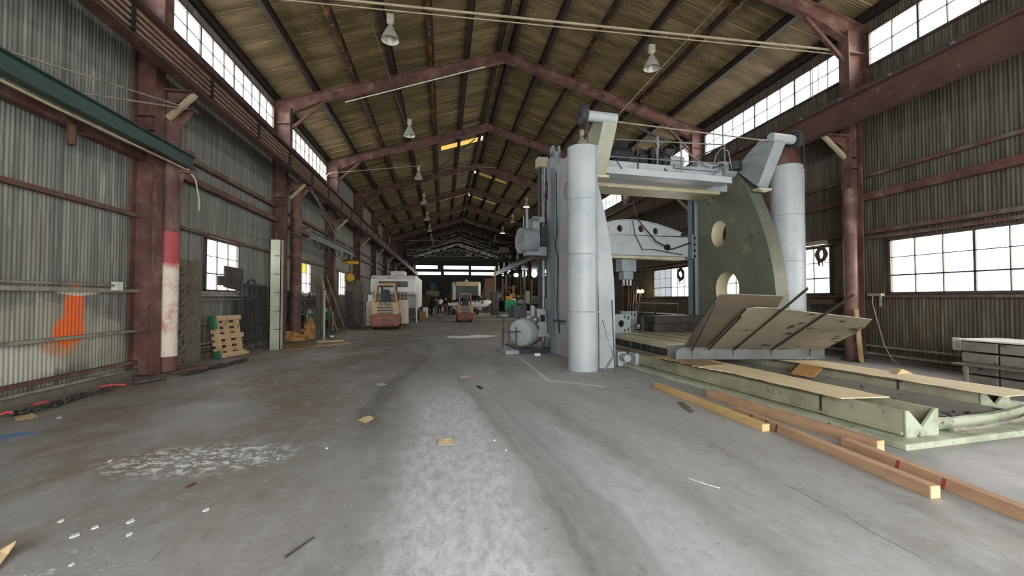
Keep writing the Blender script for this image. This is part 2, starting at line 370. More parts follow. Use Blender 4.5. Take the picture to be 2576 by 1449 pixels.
        if bevel > 0:
            b = o.modifiers.new('bevel', 'BEVEL'); b.width = bevel; b.segments = 2; b.limit_method = 'ANGLE'; b.angle_limit = R(40)
        return o
def tag(o, label=None, cat=None, group=None, kind=None):
    if label: o['label'] = label
    if cat: o['category'] = cat
    if group: o['group'] = group
    if kind: o['kind'] = kind
    return o
def thing(name, label, cat, loc=(0, 0, 0), group=None, rz=0.0):
    o = bpy.data.objects.new(name, None); COL.objects.link(o); o.location = loc; o.rotation_euler = (0, 0, rz)
    o.empty_display_size = .1; o['_o'] = tuple(loc); return tag(o, label, cat, group)
def struct(mb, name, mat, parent=None, **k):
    o = mb.build(name, mat, parent, **k)
    if parent is None: o['kind'] = 'structure'
    return o
def solo(mb, name, mat, label, cat, group=None, **k): return tag(mb.build(name, mat, **k), label, cat, group)
def copy_tree(o, parent=None):
    c = o.copy(); COL.objects.link(c); c.parent = parent
    for ch in list(o.children): copy_tree(ch, c)
    return c
def circ(cx, cy, rx, ry=None, n=32): 
    ry = rx if ry is None else ry
    return [(cx + rx * math.cos(2 * math.pi * i / n), cy + ry * math.sin(2 * math.pi * i / n)) for i in range(n)]
def arc(p0, p1, sag, n=10):          # hanging line
    p0 = Vector(p0); p1 = Vector(p1)
    return [p0.lerp(p1, i / n) - Vector((0, 0, sag * 4 * (i / n) * (1 - i / n))) for i in range(n + 1)]

# ------------------------------------------------------------------ building shell
XL, XRW, XC = -6.3, 11.2, 2.42            # left wall, right wall, ridge
Y0W, YE = -4.68, 90.0
BAY = 7.315
def FY(i): return 9.95 + BAY * (i - 1)
ZR, ZE = 11.86, 9.16                       # roof sheet at ridge and at the eaves
SL = (ZR - ZE) / (XC - XL)
SIDE_Y = FY(6) + .2                        # past this the hall opens into a side bay on the right
XSIDE = 26.0
def roofz(x): return ZR - abs(x - XC) * SL
def corrwall(mb, X, y0, y1, z0, z1, sgn=1, amp=.008, pitch=.0762):
    far = y0 > 40; n = 4 if far else 6; P = pitch * (2 if far else 1)
    if X < 0 and y0 > 9.7: amp = .003
    if X > 0: amp = .0055
    m = max(1, int(round((y1 - y0) / P * n))); vs = []
    zs = (z0, z1)
    for k in range(m + 1):
        y = y0 + (y1 - y0) * k / m; x = X + (sgn * amp * math.sin(2 * math.pi * y / P) if 0 < k < m else 0)
        for z in zs: vs.append((x, y, z))
    mb.add(vs, [(2 * k, 2 * k + 2, 2 * k + 3, 2 * k + 1) for k in range(m)], True)
def wall_with(mb, X, ya, yb, za, zb, holes):
    """holes: list of (y0,y1,z0,z1); vertical strips"""
    ys = sorted(set([ya, yb] + [h[0] for h in holes] + [h[1] for h in holes])); ys = [y for y in ys if ya <= y <= yb]
    for a, b in zip(ys[:-1], ys[1:]):
        hs = sorted([h for h in holes if h[0] <= a + 1e-6 and h[1] >= b - 1e-6], key=lambda h: h[2]); z = za
        for h in hs:
            corrwall(mb, X, a, b, z, h[2]); z = h[3]
        corrwall(mb, X, a, b, z, zb)
CW0, CW1, WW0, WW1 = 7.84, 8.68, 1.80, 3.20
clL = [(FY(i) + .45, FY(i + 1) - .2, CW0, CW1) for i in (0, 1, 2)]
clR = [(FY(i) + .45, FY(i + 1) - .2, CW0 - .08, CW1 - .02) for i in (0, 1, 2, 3)]
wnL = [(FY(i) + 2.65, FY(i) + 4.5, WW0, WW1) for i in (1, 2, 3)]
wnR = [(4.0, 9.31, 1.72, 3.07), (FY(1) + 1.05, FY(1) + 6.4, 1.72, 3.12), (FY(2) + 1.0, FY(2) + 4.45, 1.66, 3.07)]
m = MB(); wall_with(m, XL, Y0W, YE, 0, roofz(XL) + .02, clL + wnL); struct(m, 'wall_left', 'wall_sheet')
ADDED_DOOR = (FY(4) + .6, FY(6) - .5, 0.0, 4.3)  # doorway out of view, added to let light reach the far hall
m = MB(); wall_with(m, XRW, Y0W, SIDE_Y, 0, roofz(XRW) + .02, clR + wnR[:3] + [ADDED_DOOR]); corrwall(m, XRW, SIDE_Y, YE, 7.6, roofz(XRW) + .02); struct(m, 'wall_right', 'wall_sheet_right')
# roof: corrugated sheets, ridges running down the slope, with a few translucent strips
SKY = [(FY(3) + 2.5, FY(3) + 3.25, -1), (FY(4) + 2.7, FY(4) + 3.3, 1), (FY(5) + 2.4, FY(5) + 3.0, -1), (FY(5) + 3.4, FY(5) + 3.9, 1), (FY(6) + 3, FY(6) + 3.5, -1), (FY(7) + 3, FY(7) + 3.5, 1), (FY(8) + 3, FY(8) + 3.5, -1)]
def roof_strip(mb, side, y0, y1, xa, xb):
    far = y0 > 45; n = 4 if far else 6; P = .0762 * (2 if far else 1); mm = max(1, int(round((y1 - y0) / P * n))); vs = []
    for k in range(mm + 1):
        y = y0 + (y1 - y0) * k / mm; dz = .010 * math.sin(2 * math.pi * y / P)
        for d in (xa, xb): vs.append((XC + side * d, y, ZR - d * SL + dz))
    mb.add(vs, [(2 * k, 2 * k + 1, 2 * k + 3, 2 * k + 2) for k in range(mm)], True)
m = MB(); HW = XRW - XC + .12
for side in (-1, 1):
    y = Y0W
    for a, b, s_ in sorted([q for q in SKY if q[2] == side]):
        roof_strip(m, side, y, a, 0, HW); roof_strip(m, side, a, b, 2.62, HW); y = b
    roof_strip(m, side, y, YE, 0, HW)
struct(m, 'ceiling', 'roof_sheet')
for k, (a, b, side) in enumerate(SKY):
    m = MB(); roof_strip(m, side, a, b, 0.1, 2.62); o = struct(m, 'window_%d' % (20 + k), 'skylight' if k == 0 else 'skylight_dim')
# side bay roof and floor, end wall and the wall behind the camera
m = MB(); m.box(XRW, XSIDE, SIDE_Y, YE, 7.6, 7.7); struct(m, 'ceiling', 'end_wall')
m = MB(); m.box(XSIDE, XSIDE + .1, SIDE_Y, YE, 0, 7.7); m.box(XRW, XSIDE, SIDE_Y - .1, SIDE_Y, 0, 7.7); struct(m, 'wall_side', 'end_wall')
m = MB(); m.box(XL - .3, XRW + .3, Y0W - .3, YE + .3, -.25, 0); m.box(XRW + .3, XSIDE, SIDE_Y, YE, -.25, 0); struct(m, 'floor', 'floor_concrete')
def gable(y, holes):
    mb = MB(); fn = lambda a, b, t: (a, t, b)
    mb.plate([(XL, 0), (XRW, 0), (XRW, roofz(XRW)), (XC, ZR), (XL, roofz(XL))], holes, fn, y, y + .12); return mb
def rect(a, b, c, d): return [(a, c), (b, c), (b, d), (a, d)]
strip_px = [(1046, 1101, 668, 676), (1116, 1179, 669, 677), (1185, 1246, 670, 678), (1050, 1109, 684, 691), (1117, 1179, 684, 691), (1185, 1243, 685, 692)]
strips = []
for (a, b, c, d) in strip_px:
    p = aY(a, d, YE); q = aY(b, c, YE); strips.append((max(p.x, XL + .3), q.x, p.z, q.z))
struct(gable(YE, [rect(a, b, c, d) for a, b, c, d in strips]), 'wall_back', 'end_wall')
# side bay end wall with bright broken openings
blob_px = [(1249, 1258, 677, 686), (1262, 1270, 687, 695), (1275, 1286, 680, 688), (1280, 1288, 691, 697), (1292, 1305, 687, 697), (1311, 1326, 679, 698), (1336, 1352, 678, 698), (1369, 1375, 680, 693), (1380, 1390, 678, 698)]
blobs = []
for (a, b, c, d) in blob_px:
    p = aY(a, d, YE); q = aY(b, c, YE); blobs.append((max(p.x, XRW + .15), q.x, p.z, q.z))
m = MB(); fn = lambda a, b, t: (a, t, b)
m.plate([(XRW, 0), (XSIDE, 0), (XSIDE, 7.6), (XRW, 7.6)], [circ((a + b) / 2, (c + d) / 2, (b - a) / 2, (d - c) / 2, 14) for a, b, c, d in blobs], fn, YE, YE + .12); struct(m, 'wall_back', 'end_wall')
door = (-3.6, 8.8, 0.02, 5.6)
struct(gable(Y0W - .12, [rect(*door)]), 'wall_front', 'wall_sheet_right')
m = MB()
for x in (XL + .05, XRW - .05):
    y1 = YE if x < 0 else SIDE_Y
    m.box(x - .08, x + .08, Y0W, y1, 0, .16)
struct(m, 'baseboard_left', 'stone')

# windows
WN = [0]
def window(X, h, sgn, cols, rows, thick=3, mat='rail_top', yellow=None):
    WN[0] += 1; y0, y1, z0, z1 = h; x = X + sgn * .02; mb = MB(); fr = .045
    for a, b, c, d in ((y0 - .03, y1 + .03, z0 - .03, z0 + .03), (y0 - .03, y1 + .03, z1 - .03, z1 + .03)): mb.box(x - .04, x + .04, a, b, c, d)
    for a in (y0, y1): mb.box(x - .04, x + .04, a - .03, a + .03, z0, z1)
    for k in range(1, cols):
        w = .022 if k % thick == 0 else .009; yy = y0 + (y1 - y0) * k / cols; mb.box(x - .02, x + .02, yy - w, yy + w, z0, z1)
    for k in range(1, rows):
        zz = z0 + (z1 - z0) * k / rows; w = .016 if (rows == 3 and k == 1) else .009; mb.box(x - .02, x + .02, y0, y1, zz - w, zz + w)
    o = struct(mb, 'window_%d' % WN[0], mat)
    struct(MB().box(x - .003, x + .003, y0, y1, z0, z1), 'window_pane', 'pane', o)
    if yellow is not None:
        yy = y0 + (y1 - y0) * yellow / cols; zz = z1 - (z1 - z0) / rows
        struct(MB().box(x - .012, x - .006, yy, yy + (y1 - y0) / cols, zz, z1), 'window_pane', 'pane_yellow', o)
    if z0 < 5:
        struct(MB().box(x - .02 + sgn * .02, x + .1 + sgn * .02 - .08, y0 - .15, y1 + .15, z0 - .1, z0 - .04), 'window_sill', mat, o)
for h in clL: window(XL, h, 1, int(round((h[1] - h[0]) / .6)), 2)
for h in clR: window(XRW, h, -1, int(round((h[1] - h[0]) / .6)), 2)
for k, h in enumerate(wnL): window(XL, h, 1, 3, 3, 9, yellow=1 if k == 1 else None)
for k, h in enumerate(wnR): window(XRW, h, -1, int(round((h[1] - h[0]) / .583)), 3)

# steel portal frames: columns, rafters, knee braces, crane brackets
NFR = 11
ordn = ['nearest', 'second', 'third', 'fourth', 'fifth', 'sixth', 'seventh', 'eighth', 'ninth', 'tenth', 'eleventh', 'twelfth']
def portal(i):
    y = FY(i); t = thing('portal_frame', '%s red-brown steel portal frame from the camera, spanning the hall' % ordn[i - 1], 'steel frame', (XC, y, 0), 'red steel portal frames of the hall')
    for sd in (-1, 1):
        xo = XL + .03 if sd < 0 else XRW - .03; xi = XL + .58 if sd < 0 else XRW - .58
        c = MB()
        xl, xm = (xi - .14, xo) if sd < 0 else (xi, xo - .22); xw = min(xl, xm), max(xl, xm)
        for xx in (xl, xm): c.box(xx - .012, xx + .012, y - .15, y + .15, 0, 6.9)
        for xx in (xo, xi): c.box(xx - .012, xx + .012, y - .15, y + .15, 6.8, 8.75 if xx == xi else 9.0)
        c.box(xw[0], xw[1], y - .008, y + .008, 0, 6.85); c.box(min(xo, xi), max(xo, xi), y - .008, y + .008, 6.85, 8.95)
        for zz in (.9, 5.05, 5.35): c.box(xw[0], xw[1], y - .14, y + .14, zz - .008, zz + .008)
        for zz in (6.88, 8.15): c.box(min(xo, xi), max(xo, xi), y - .14, y + .14, zz - .008, zz + .008)
        c.box(xw[0] - .05, xw[1] + .05, y - .2, y + .16, 0, .025)
        mt = 'pink_red' if (i in (6,) and sd > 0) else 'red_steel'  # pinker red paints in the side light falling on this column
        cm = c.build('column', mt, t)
        # rafter half
        r = MB(); za = roofz(xi) - .62; zb = ZR - .22 - .40
        bot = [(xi, za + .02), (xi - sd * .9 * 1, roofz(xi - sd * .9) - .58), (XC, ZR - .64)]
        top = [(xo, roofz(xo) - .21), (XC, ZR - .21)]
        poly = [(xo, roofz(xo) - .21), (XC, ZR - .21), (XC, ZR - .62), (xi - sd * 1.0, roofz(xi - sd * 1.0) - .60), (xi, roofz(xi) - .78), (xo, roofz(xi) - .78)]
        r.slab([(a, y - .006, b) for a, b in poly], (0, .012, 0))
        def fl(p, q, w=.2): r.bar((p[0], y, p[1]), (q[0], y, q[1]), w, .018, (0, 0, 1))
        fl(poly[0], poly[1]); fl(poly[2], poly[3]); fl(poly[3], poly[4])
        r.build('rafter', 'red_steel', t)
        k = MB(); k.bar((xi, y + .02, 8.0), (xi - sd * 1.15, y + .02, roofz(xi - sd * 1.15) - .62), .09, .09, (0, 1, 0)); k.build('knee_brace', 'red_steel', t)
        b = MB(); xg = -5.2 if sd < 0 else 9.98; zg = 5.93
        b.bar((xi, y, zg - .02), (xg - sd * .2 * -1 if False else xg, y, zg - .02), .26, .03)
        b.slab([(xi, y - .008, zg), (xg, y - .008, zg), (xi, y - .008, zg - .35)], (0, .016, 0))
        bb = b.build('crane_bracket', 'red_steel', t)
        s = MB(); s.bar((xi + (0 if sd < 0 else 0), y + .02, 5.35), (xg + sd * .0, y + .02, 5.9), .1, .08, (0, 1, 0)); s.build('bracket_strut', 'tan_paint', bb)
for i in range(1, NFR + 1): portal(i)
# white strip on the underside flange of the second rafter (lit lower flange)
# purlins
offs = [.22, 1.5, 2.9, 4.33, 5.76, 7.2, 8.62]
nm = ['closest to the ridge', 'second down from the ridge', 'third down from the ridge', 'fourth down from the ridge', 'fifth down from the ridge', 'sixth down from the ridge', 'along the eave']
for sd in (-1, 1):
    for k, d in enumerate(offs):
        x = XC + sd * d; z = roofz(x) - .115; mb = MB(); y0, y1 = Y0W + .2, YE - .2
        mb.bar((x, y0, z), (x, y1, z), .012, .19); mb.box(min(x, x + sd * .13), max(x, x + sd * .13), y0, y1, z - .10, z - .088); mb.box(min(x, x - sd * .08), max(x, x - sd * .08), y0, y1, z + .083, z + .093)
        solo(mb, 'roof_purlin', 'purlin_rust' if k in (2, 4) else 'purlin_shaded', '%s purlin under the %s roof slope, %s' % ('rusty brown' if k in (2, 4) else 'dark brown', 'left' if sd < 0 else 'right', nm[k]), 'purlin', 'long purlins under the roof')
# crane runway girders
for sd in (-1, 1):
    x = -5.2 if sd < 0 else 9.98; y1 = YE - .5; y0 = Y0W + .3
    g = thing('crane_girder', 'long red crane runway girder along the %s columns' % ('left' if sd < 0 else 'right'), 'crane girder', (x, 20, 5.94), 'crane runway girders')
    MB().ibeam((x, y0, 6.27), (x, y1, 6.27), .64, .26, .014, .028).build('girder_beam', 'girder_red', g)
    b = MB(); b.box(x - .13, x + .13, y0, y1, 6.59, 6.615); b.box(x - .035, x + .035, y0, y1, 6.615, 6.72); b.build('crane_rail', 'rail_top', g)
    if sd < 0:
        for k, z in enumerate((6.05, 6.16, 6.27, 6.38)):
            MB().box(x + .10, x + .135, y0, y1, z - .022, z + .022).build('conductor_bar', 'bar_tan', g)
        for j in range(34): MB().box(x + .09, x + .16, 3 + j * 2.44 - .04, 3 + j * 2.44 + .04, 6.0, 6.43).build('bar_clip', 'black_paint', g)
        c = MB(); 
        for j in range(4):
            y = FY(1) + .2 + j * BAY * .0
        c.box(x + .0, x + .13, y0, y1, 6.56, 6.6); c.build('rail_angle', 'girder_red', g)
    else:
        for j in range(30): MB().box(x - .17, x - .12, 2 + j * 1.22, 2.07 + j * 1.22, 6.57, 6.62).build('rail_clip', 'steel', g)
# wall girts and conduits
def girt(x, y0, y1, z, h, w, mat, label, name='wall_girt', cat='girt'):
    if x > 0 and z < 4.2: y1 = ADDED_DOOR[0] - .05
    return solo(MB().box(x - w / 2, x + w / 2, y0, y1, z - h / 2, z + h / 2), name, mat, label, cat)
gl = XL + .09
girt(gl, Y0W, YE, 5.02, .12, .12, 'girt', 'dark brown horizontal girt high on the left wall, below the crane girder')
girt(gl + .05, Y0W, YE, 4.5, .16, .16, 'red_steel', 'thick red horizontal girt on the left wall at jib crane height')
girt(gl, Y0W, YE, 3.28, .08, .10, 'girt', 'brown girt on the left wall just above the window heads')
girt(gl, Y0W, YE, 1.74, .07, .10, 'conduit', 'pale girt on the left wall along the window sills')
girt(gl, Y0W, YE, .93, .05, .08, 'conduit', 'pale thin girt low on the left wall below the sill girt')
girt(gl, Y0W, YE, .30, .06, .09, 'girt', 'lowest brown girt along the foot of the left wall')
gr = XRW - .09
girt(gr, Y0W, SIDE_Y, 4.84, .08, .10, 'girt', 'dark thin girt across the right wall above the red one')
girt(gr - .03, Y0W, SIDE_Y, 4.28, .18, .14, 'red_steel', 'dull red thick girt across the right wall')
girt(gr, Y0W, SIDE_Y, 3.34, .10, .12, 'girt', 'brown girt over the right wall windows, upper of the close pair')
girt(gr - .01, Y0W, SIDE_Y, 3.18, .06, .10, 'girt', 'brown girt over the right wall windows, lower of the close pair')
girt(gr, Y0W, SIDE_Y, 1.64, .06, .10, 'girt', 'brown girt under the right wall windows')
def pipe(pts, r, mat, label, name='conduit_pipe', cat='pipe', n=8, group=None): return solo(MB().tube(pts, r, n), name, mat, label, cat, group)
pipe([(XL + .2, 3, 1.83), (XL + .2, 9.45, 1.83)], .022, 'conduit', 'grey conduit with junction box along the near left wall')
solo(MB().box(XL + .15, XL + .25, 9.15, 9.3, 1.74, 1.90), 'junction_box', 'white_paint', 'small pale electrical box on the left wall conduit', 'electrical box')
pipe([(XL + .16, 3, .17), (XL + .16, 9.5, .17)], .03, 'conduit', 'lower pipe at the foot of the near left wall')
pipe([(XL + .2, 10.9, .42), (XL + .2, 17, .42)], .025, 'conduit', 'grey pipe low on the wall behind the leaning pallet')
pipe([(XL + .2, 10.9, .33), (XL + .2, 17, .33)], .02, 'conduit', 'thin lower pipe behind the leaning pallet')
pipe([(XL + .2, 11.6, 1.66), (XL + .2, 15.2, 1.66), (XL + .2, 15.3, 1.72)], .028, 'conduit', 'upper of the two pipes under the first left wall window')
pipe([(XL + .2, 11.6, 1.56), (XL + .2, 15.4, 1.56)], .022, 'conduit', 'lower of the two pipes under the first left wall window')
pipe([(XRW - .2, 3, .36), (XRW - .2, 17, .36)], .03, 'conduit', 'upper of two pipes near the foot of the right wall')
pipe([(XRW - .2, 3, .16), (XRW - .2, 17, .16)], .04, 'conduit', 'lower thicker pipe near the foot of the right wall')
pipe([(XL + .3, FY(1) + .2, 8.38), (XRW - .6, FY(1) + .2, 8.38)], .03, 'tan_paint', 'pale pipe crossing under the nearest portal frame', n=10)
pipe([(XL + .5, FY(1) + .3, 8.30), (XRW - .6, FY(1) + .3, 8.34)], .016, 'tan_paint', 'thin pale conduit beside the pipe crossing the nearest frame', n=8)
q = aY(822, 455, FY(3) - .25); pipe([(q.x, q.y, 6.9), (q.x, q.y, 8.15), (q.x + .1, q.y, 8.3), (q.x + .3, q.y, 8.35), (XC - 3.4, q.y, 9.0)], .022, 'conduit', 'bent pale conduit climbing the third left column to the rafter')
q = aY(990, 600, 56); pipe([(q.x, 56, 7.2), (q.x, 56, 8.7), (q.x + .25, 56, 8.9), (q.x + .6, 56, 8.95), (XRW - .6, 56, 8.95)], .05, 'conduit', 'far horizontal pipe spanning the hall above the overhead crane')
q = aY(1145, 417, FY(4) - .3); p = aY(1370, 428, FY(4) - .3); pipe([q, p], .03, 'conduit', 'thin level pipe crossing at the fourth portal frame')
q = aZ(1045, 472, 9.6); p = aY(1200, 402, FY(4)); pipe([aY(1035, 478, FY(3) + .3), aY(1195, 350, FY(3) + .2)], .03, 'purlin_shaded', 'dark diagonal brace rod rising left to the third frame ridge', 'brace_rod', 'brace rod')
pipe([aY(1820, 0, 10.6), aY(1545, 300, 9.35)], .008, 'conduit', 'thin wire running from the roof to the left pulley arm', 'guy_wire', 'wire')
pipe([aY(935, 60, 13.4), aY(1050, 400, 26)], .008, 'conduit', 'thin wire hanging below the left row of roof lamps', 'guy_wire', 'wire')

pipe([aY(868, 257, FY(2) - .12), aY(1221, 168, FY(2) - .12)], .022, 'cloth_white', 'pale tube standing in for the lit underside flange of the second frame, left half')  # tube added to imitate the lit lower flange of the rafter
# ------------------------------------------------------------------ lights
w = bpy.data.worlds.new('world'); sc.world = w; w.use_nodes = True
bg = w.node_tree.nodes['Background']; bg.inputs[0].default_value = (.9, .95, 1, 1); bg.inputs[1].default_value = 3.0
def area(name, loc, rot, sx, sy, rad, col=(1, 1, 1)):
    l = bpy.data.lights.new(name, 'AREA'); l.shape = 'RECTANGLE'; l.size = sx; l.size_y = sy; l.energy = rad * math.pi * sx * sy; l.color = col
    o = bpy.data.objects.new(name, l); COL.objects.link(o); o.location = loc; o.rotation_euler = rot; return o
LC, LWL, LWR = 9.0, 8.0, 8.0
for (a, b, c, d) in clL: area('daylight', (XL - .14, (a + b) / 2, (c + d) / 2), (0, -R(90), 0), d - c + .1, b - a + .1, LC, (1, .98, .95))
for (a, b, c, d) in clR: area('daylight', (XRW + .14, (a + b) / 2, (c + d) / 2), (0, R(90), 0), d - c + .1, b - a + .1, LC, (1, .97, .93))
for (a, b, c, d) in wnL: area('daylight', (XL - .14, (a + b) / 2, (c + d) / 2), (0, -R(90), 0), d - c + .1, b - a + .1, LWL, (1, .98, .93))
for (a, b, c, d) in wnR: area('daylight', (XRW + .14, (a + b) / 2, (c + d) / 2), (0, R(90), 0), d - c + .1, b - a + .1, LWR, (1, .93, .84))
area('daylight_door', ((door[0] + door[1]) / 2, Y0W - .2, (door[2] + door[3]) / 2), (-R(90), 0, R(180)), door[1] - door[0], door[3] - door[2], 8.6, (.96, .98, 1))
for a, b, c, d in strips: area('daylight_strip', ((a + b) / 2, YE + .2, (c + d) / 2), (R(90), 0, R(180)), b - a + .1, d - c + .1, 9, (1, 1, .97))
for a, b, c, d in blobs: area('daylight_opening', ((a + b) / 2, YE + .2, (c + d) / 2), (R(90), 0, R(180)), b - a + .1, d - c + .1, 12, (1, 1, .97))
# fill light in the added, unseen side doorway, brightening the far hall
area('daylight_door', (XRW + .3, (ADDED_DOOR[0] + ADDED_DOOR[1]) / 2, 2.2), (0, R(90), 0), 4.3, ADDED_DOOR[1] - ADDED_DOOR[0], 3.6, (1, .96, .9))

# ------------------------------------------------------------------ high bay lamps
LAMPS = []
def make_lamp(lit=None):
    t = thing('high_bay_lamp', 'lamp', 'lamp', (0, 0, 0), 'high bay lamps hanging from the roof'); t['_o'] = (0, 0, 0)
    sh = MB().lathe((0, 0, 0), [(.27, 0), (.262, .02), (.235, .10), (.18, .22), (.12, .33), (.09, .40)], 28)
    sh.lathe((0, 0, 0), [(.262, .0), (.225, .10), (.17, .22), (.10, .34), (.0, .36)], 28)
    s = sh.build('lamp_shade', 'lamp_shell', t)
    MB().lathe((0, 0, 0), [(0, .10), (.045, .12), (.06, .2), (.035, .30), (.03, .38)], 16).build('bulb', lit if lit else 'cloth_white', s)
    n = MB(); n.lathe((0, 0, 0), [(.09, .40), (.06, .44), (.05, .50), (.06, .54)], 18); n.build('lamp_neck', 'lamp_shell', t)
    MB().box(-.10, .10, -.08, .08, .53, .78).build('ballast_box', 'lamp_shell', t, bevel=.015)
    MB().cyl((0, 0, .78), (0, 0, 1.15), .012, n=8).build('hanging_rod', 'dark_steel', t)
    return t
proto = make_lamp(); lit1 = None
zl = 9.18
lab = ['nearest', 'second', 'third', 'fourth', 'fifth', 'sixth', 'seventh', 'eighth']
for side, xs in ((-1, -1.62), (1, 6.75)):
    for k in range(8):
        y = 13.2 + BAY * k
        if side > 0 and k == 2: continue
        base = (side < 0 and k == 0)
        if side > 0 and k == 3: t = make_lamp('bulb_lit')
        elif side > 0 and k == 5: t = make_lamp('bulb_warm')
        else: t = proto if base else copy_tree(proto)
        z = zl + (.15 if side < 0 and k == 0 else 0)
        t.location = (xs, y, z)
        for ch in t.children:
            if ch.name.startswith('hanging_rod') and False: pass
        st = ', switched on and glowing' if side > 0 and k in (3, 5) else ''
        t['label'] = 'bell-shaped high bay lamp, %s of the %s row%s' % (lab[k], 'left' if side < 0 else 'right', st)
        if side > 0 and k in (3, 5):
            p = bpy.data.lights.new('lamp_light', 'POINT'); p.energy = 260; p.color = (1, 1, .75) if k == 3 else (1, .85, .55); p.shadow_soft_size = .08
            po = bpy.data.objects.new('lamp_light', p); COL.objects.link(po); po.location = (xs, y, z + .06)
        LAMPS.append(t)

# ------------------------------------------------------------------ the big gantry machine, own axes x (across), y (along), turned 6 degrees
TH = R(6); T = Matrix.Translation((3.05, 9.3, 0)) @ Matrix.Rotation(TH, 4, 'Z'); TI = T.inverted()
def M(u, v, axis, val):              # sight line met with a plane of the machine's own axes
    r = ray(u, v); o = TI @ Vector((0, 0, CH)); d = TI.to_3x3() @ r; t = (val - o[axis]) / d[axis]; return o + d * t
mt = thing('gantry_milling_machine', 'huge grey two-column gantry machine tool standing over its long bed', 'machine tool', tuple(T @ Vector((3, 1.4, 0))))
def gb(): return MB(T)
prof_y = [(2.75, 0), (2.75, 5.45), (1.75, 5.45), (1.26, 5.28), (.77, 4.64), (.43, 3.92), (.22, 3.4), (.07, 2.93), (-.05, 2.4), (-.10, 2.09), (-.14, 1.69), (-.16, .9), (-.16, 0)]
def slot(cx, cy, rx, ry): return [(cx + rx * math.cos(2 * math.pi * i / 28), cy + (ry - rx if math.sin(2 * math.pi * i / 28) > 0 else -(ry - rx)) + rx * math.sin(2 * math.pi * i / 28)) for i in range(28)]
holes = [circ(1.82, 3.5, .32, .39, 36), circ(1.52, 1.86, .46, .50, 36), slot(2.22, 4.72, .15, .27)]
for nm_, x0, x1, dy, mat in (('left', .45, .85, .22, 'mach_light'), ('right', 5.22, 5.62, 0, 'mach_olive')):
    hz = holes if nm_ == 'right' else []
    fn = lambda a, b, t, dy=dy: (t, a + dy, b)
    h = gb().plate(prof_y, hz, fn, x0, x1).build('housing', mat, mt)
    for cx, cz, rx, rz in ((1.82, 3.5, .32, .39), (1.52, 1.86, .46, .50)) if hz else ():
        rim = gb(); n = 36; vs = []
        for i in range(n):
            a = 2 * math.pi * i / n
            for xx in (x0 - .004, x1 + .004): vs.append((xx, cx + dy + rx * .995 * math.cos(a), cz + rz * .995 * math.sin(a)))
        rim.add(vs, [(2 * i, 2 * ((i + 1) % n), 2 * ((i + 1) % n) + 1, 2 * i + 1) for i in range(n)], True)
        rim.build('hole_lining', 'mach_cream', h)
    g = gb(); xa, xb = (x0 - .10, x1 + .05); g.box(xa, xb, 2.75 + dy, 3.12 + dy, 0, 5.5); g.build('guideway', 'mach_grey' if nm_ == 'left' else 'mach_blue', mt, bevel=.02)
    g = gb(); g.box(xa - .012, xa, 2.80 + dy, 2.86 + dy, .4, 5.2) if nm_ == 'right' else g.box(xa - .012, xa, 3.0 + dy, 3.04 + dy, 4.55, 5.1)
    g.build('slot_line', 'black_paint', mt)
# slot pocket in the upper right housing hole
g = gb(); g.lathe((5.3, 2.22, 4.72), [(.0, 0), (.17, 0)], 20, (1, 0, 0)); g.box(5.34, 5.36, 2.05, 2.4, 4.4, 5.05); g.build('hole_cover', 'mach_cream', mt)
# small bolts on the housing face
for (u, v) in ((1848, 637), (1893, 595), (1935, 655)):
    p = M(u, v, 0, 5.21); gb().cyl((5.20, p.y, p.z), (5.23, p.y, p.z), .02, n=10).build('bolt', 'mach_dark', mt)
# bridge between the housings
b = gb(); b.box(.85, 4.42, .75, 2.3, 4.66, 5.04); b.box(4.4, 5.22, 1.45, 2.3, 4.66, 5.04); br = b.build('bridge_beam', 'mach_light', mt, bevel=.03)
b = gb(); b.box(.85, 4.95, 1.42, 2.25, 4.56, 4.67); b.build('lower_box', 'mach_cream', br, bevel=.03)
b = gb(); b.box(.85, 4.45, .45, .8, 4.60, 4.64); b.box(.85, 4.45, .43, .46, 4.60, 4.76); walk = b.build('walkway', 'mach_light', mt)
for xs_ in (2.6, 3.8):
    pass
b = gb(); b.box(2.35, 4.3, .70, .78, 4.80, 4.86); b.build('cable_duct', 'mach_grey', mt)
b = gb(); b.box(2.9, 4.3, .66, .76, 4.95, 5.02); b.build('cable_duct', 'mach_grey', mt)
# handrail
hr = gb()
zt, zm = 5.52, 5.08
ra = gb().tube([(.8, .5, 5.45), (2.9, .5, 5.55), (4.3, .5, 5.62), (4.32, 1.9, 5.66)], .018, 8).build('handrail', 'steel', mt)
gb().tube([(.8, .5, 5.03), (2.9, .5, 5.08), (4.3, .5, 5.12), (4.32, 1.9, 5.16)], .018, 8).build('mid_rail', 'steel', ra)
for x, z in ((1.72, 5.5), (2.96, 5.55), (4.28, 5.62)): gb().tube([(x, .47, 4.6), (x, .5, z)], .018, 8).build('rail_post', 'dark_steel' if x < 2 else 'steel', ra)
gb().tube([(4.28, .5, 5.05), (3.75, .47, 4.66)], .018, 8).build('rail_brace', 'steel', ra)
gb().tube([(2.95, .5, 5.5), (3.6, .9, 5.38), (4.3, 1.1, 5.2)], .016, 8).build('rail_brace', 'steel', ra)
gb().tube([(4.32, 1.0, 5.05), (4.40, .95, 5.5), (4.55, .9, 5.7), (4.72, .85, 5.6), (4.78, .8, 5.1)], .016, 8).build('cable_hoop', 'conduit', mt)
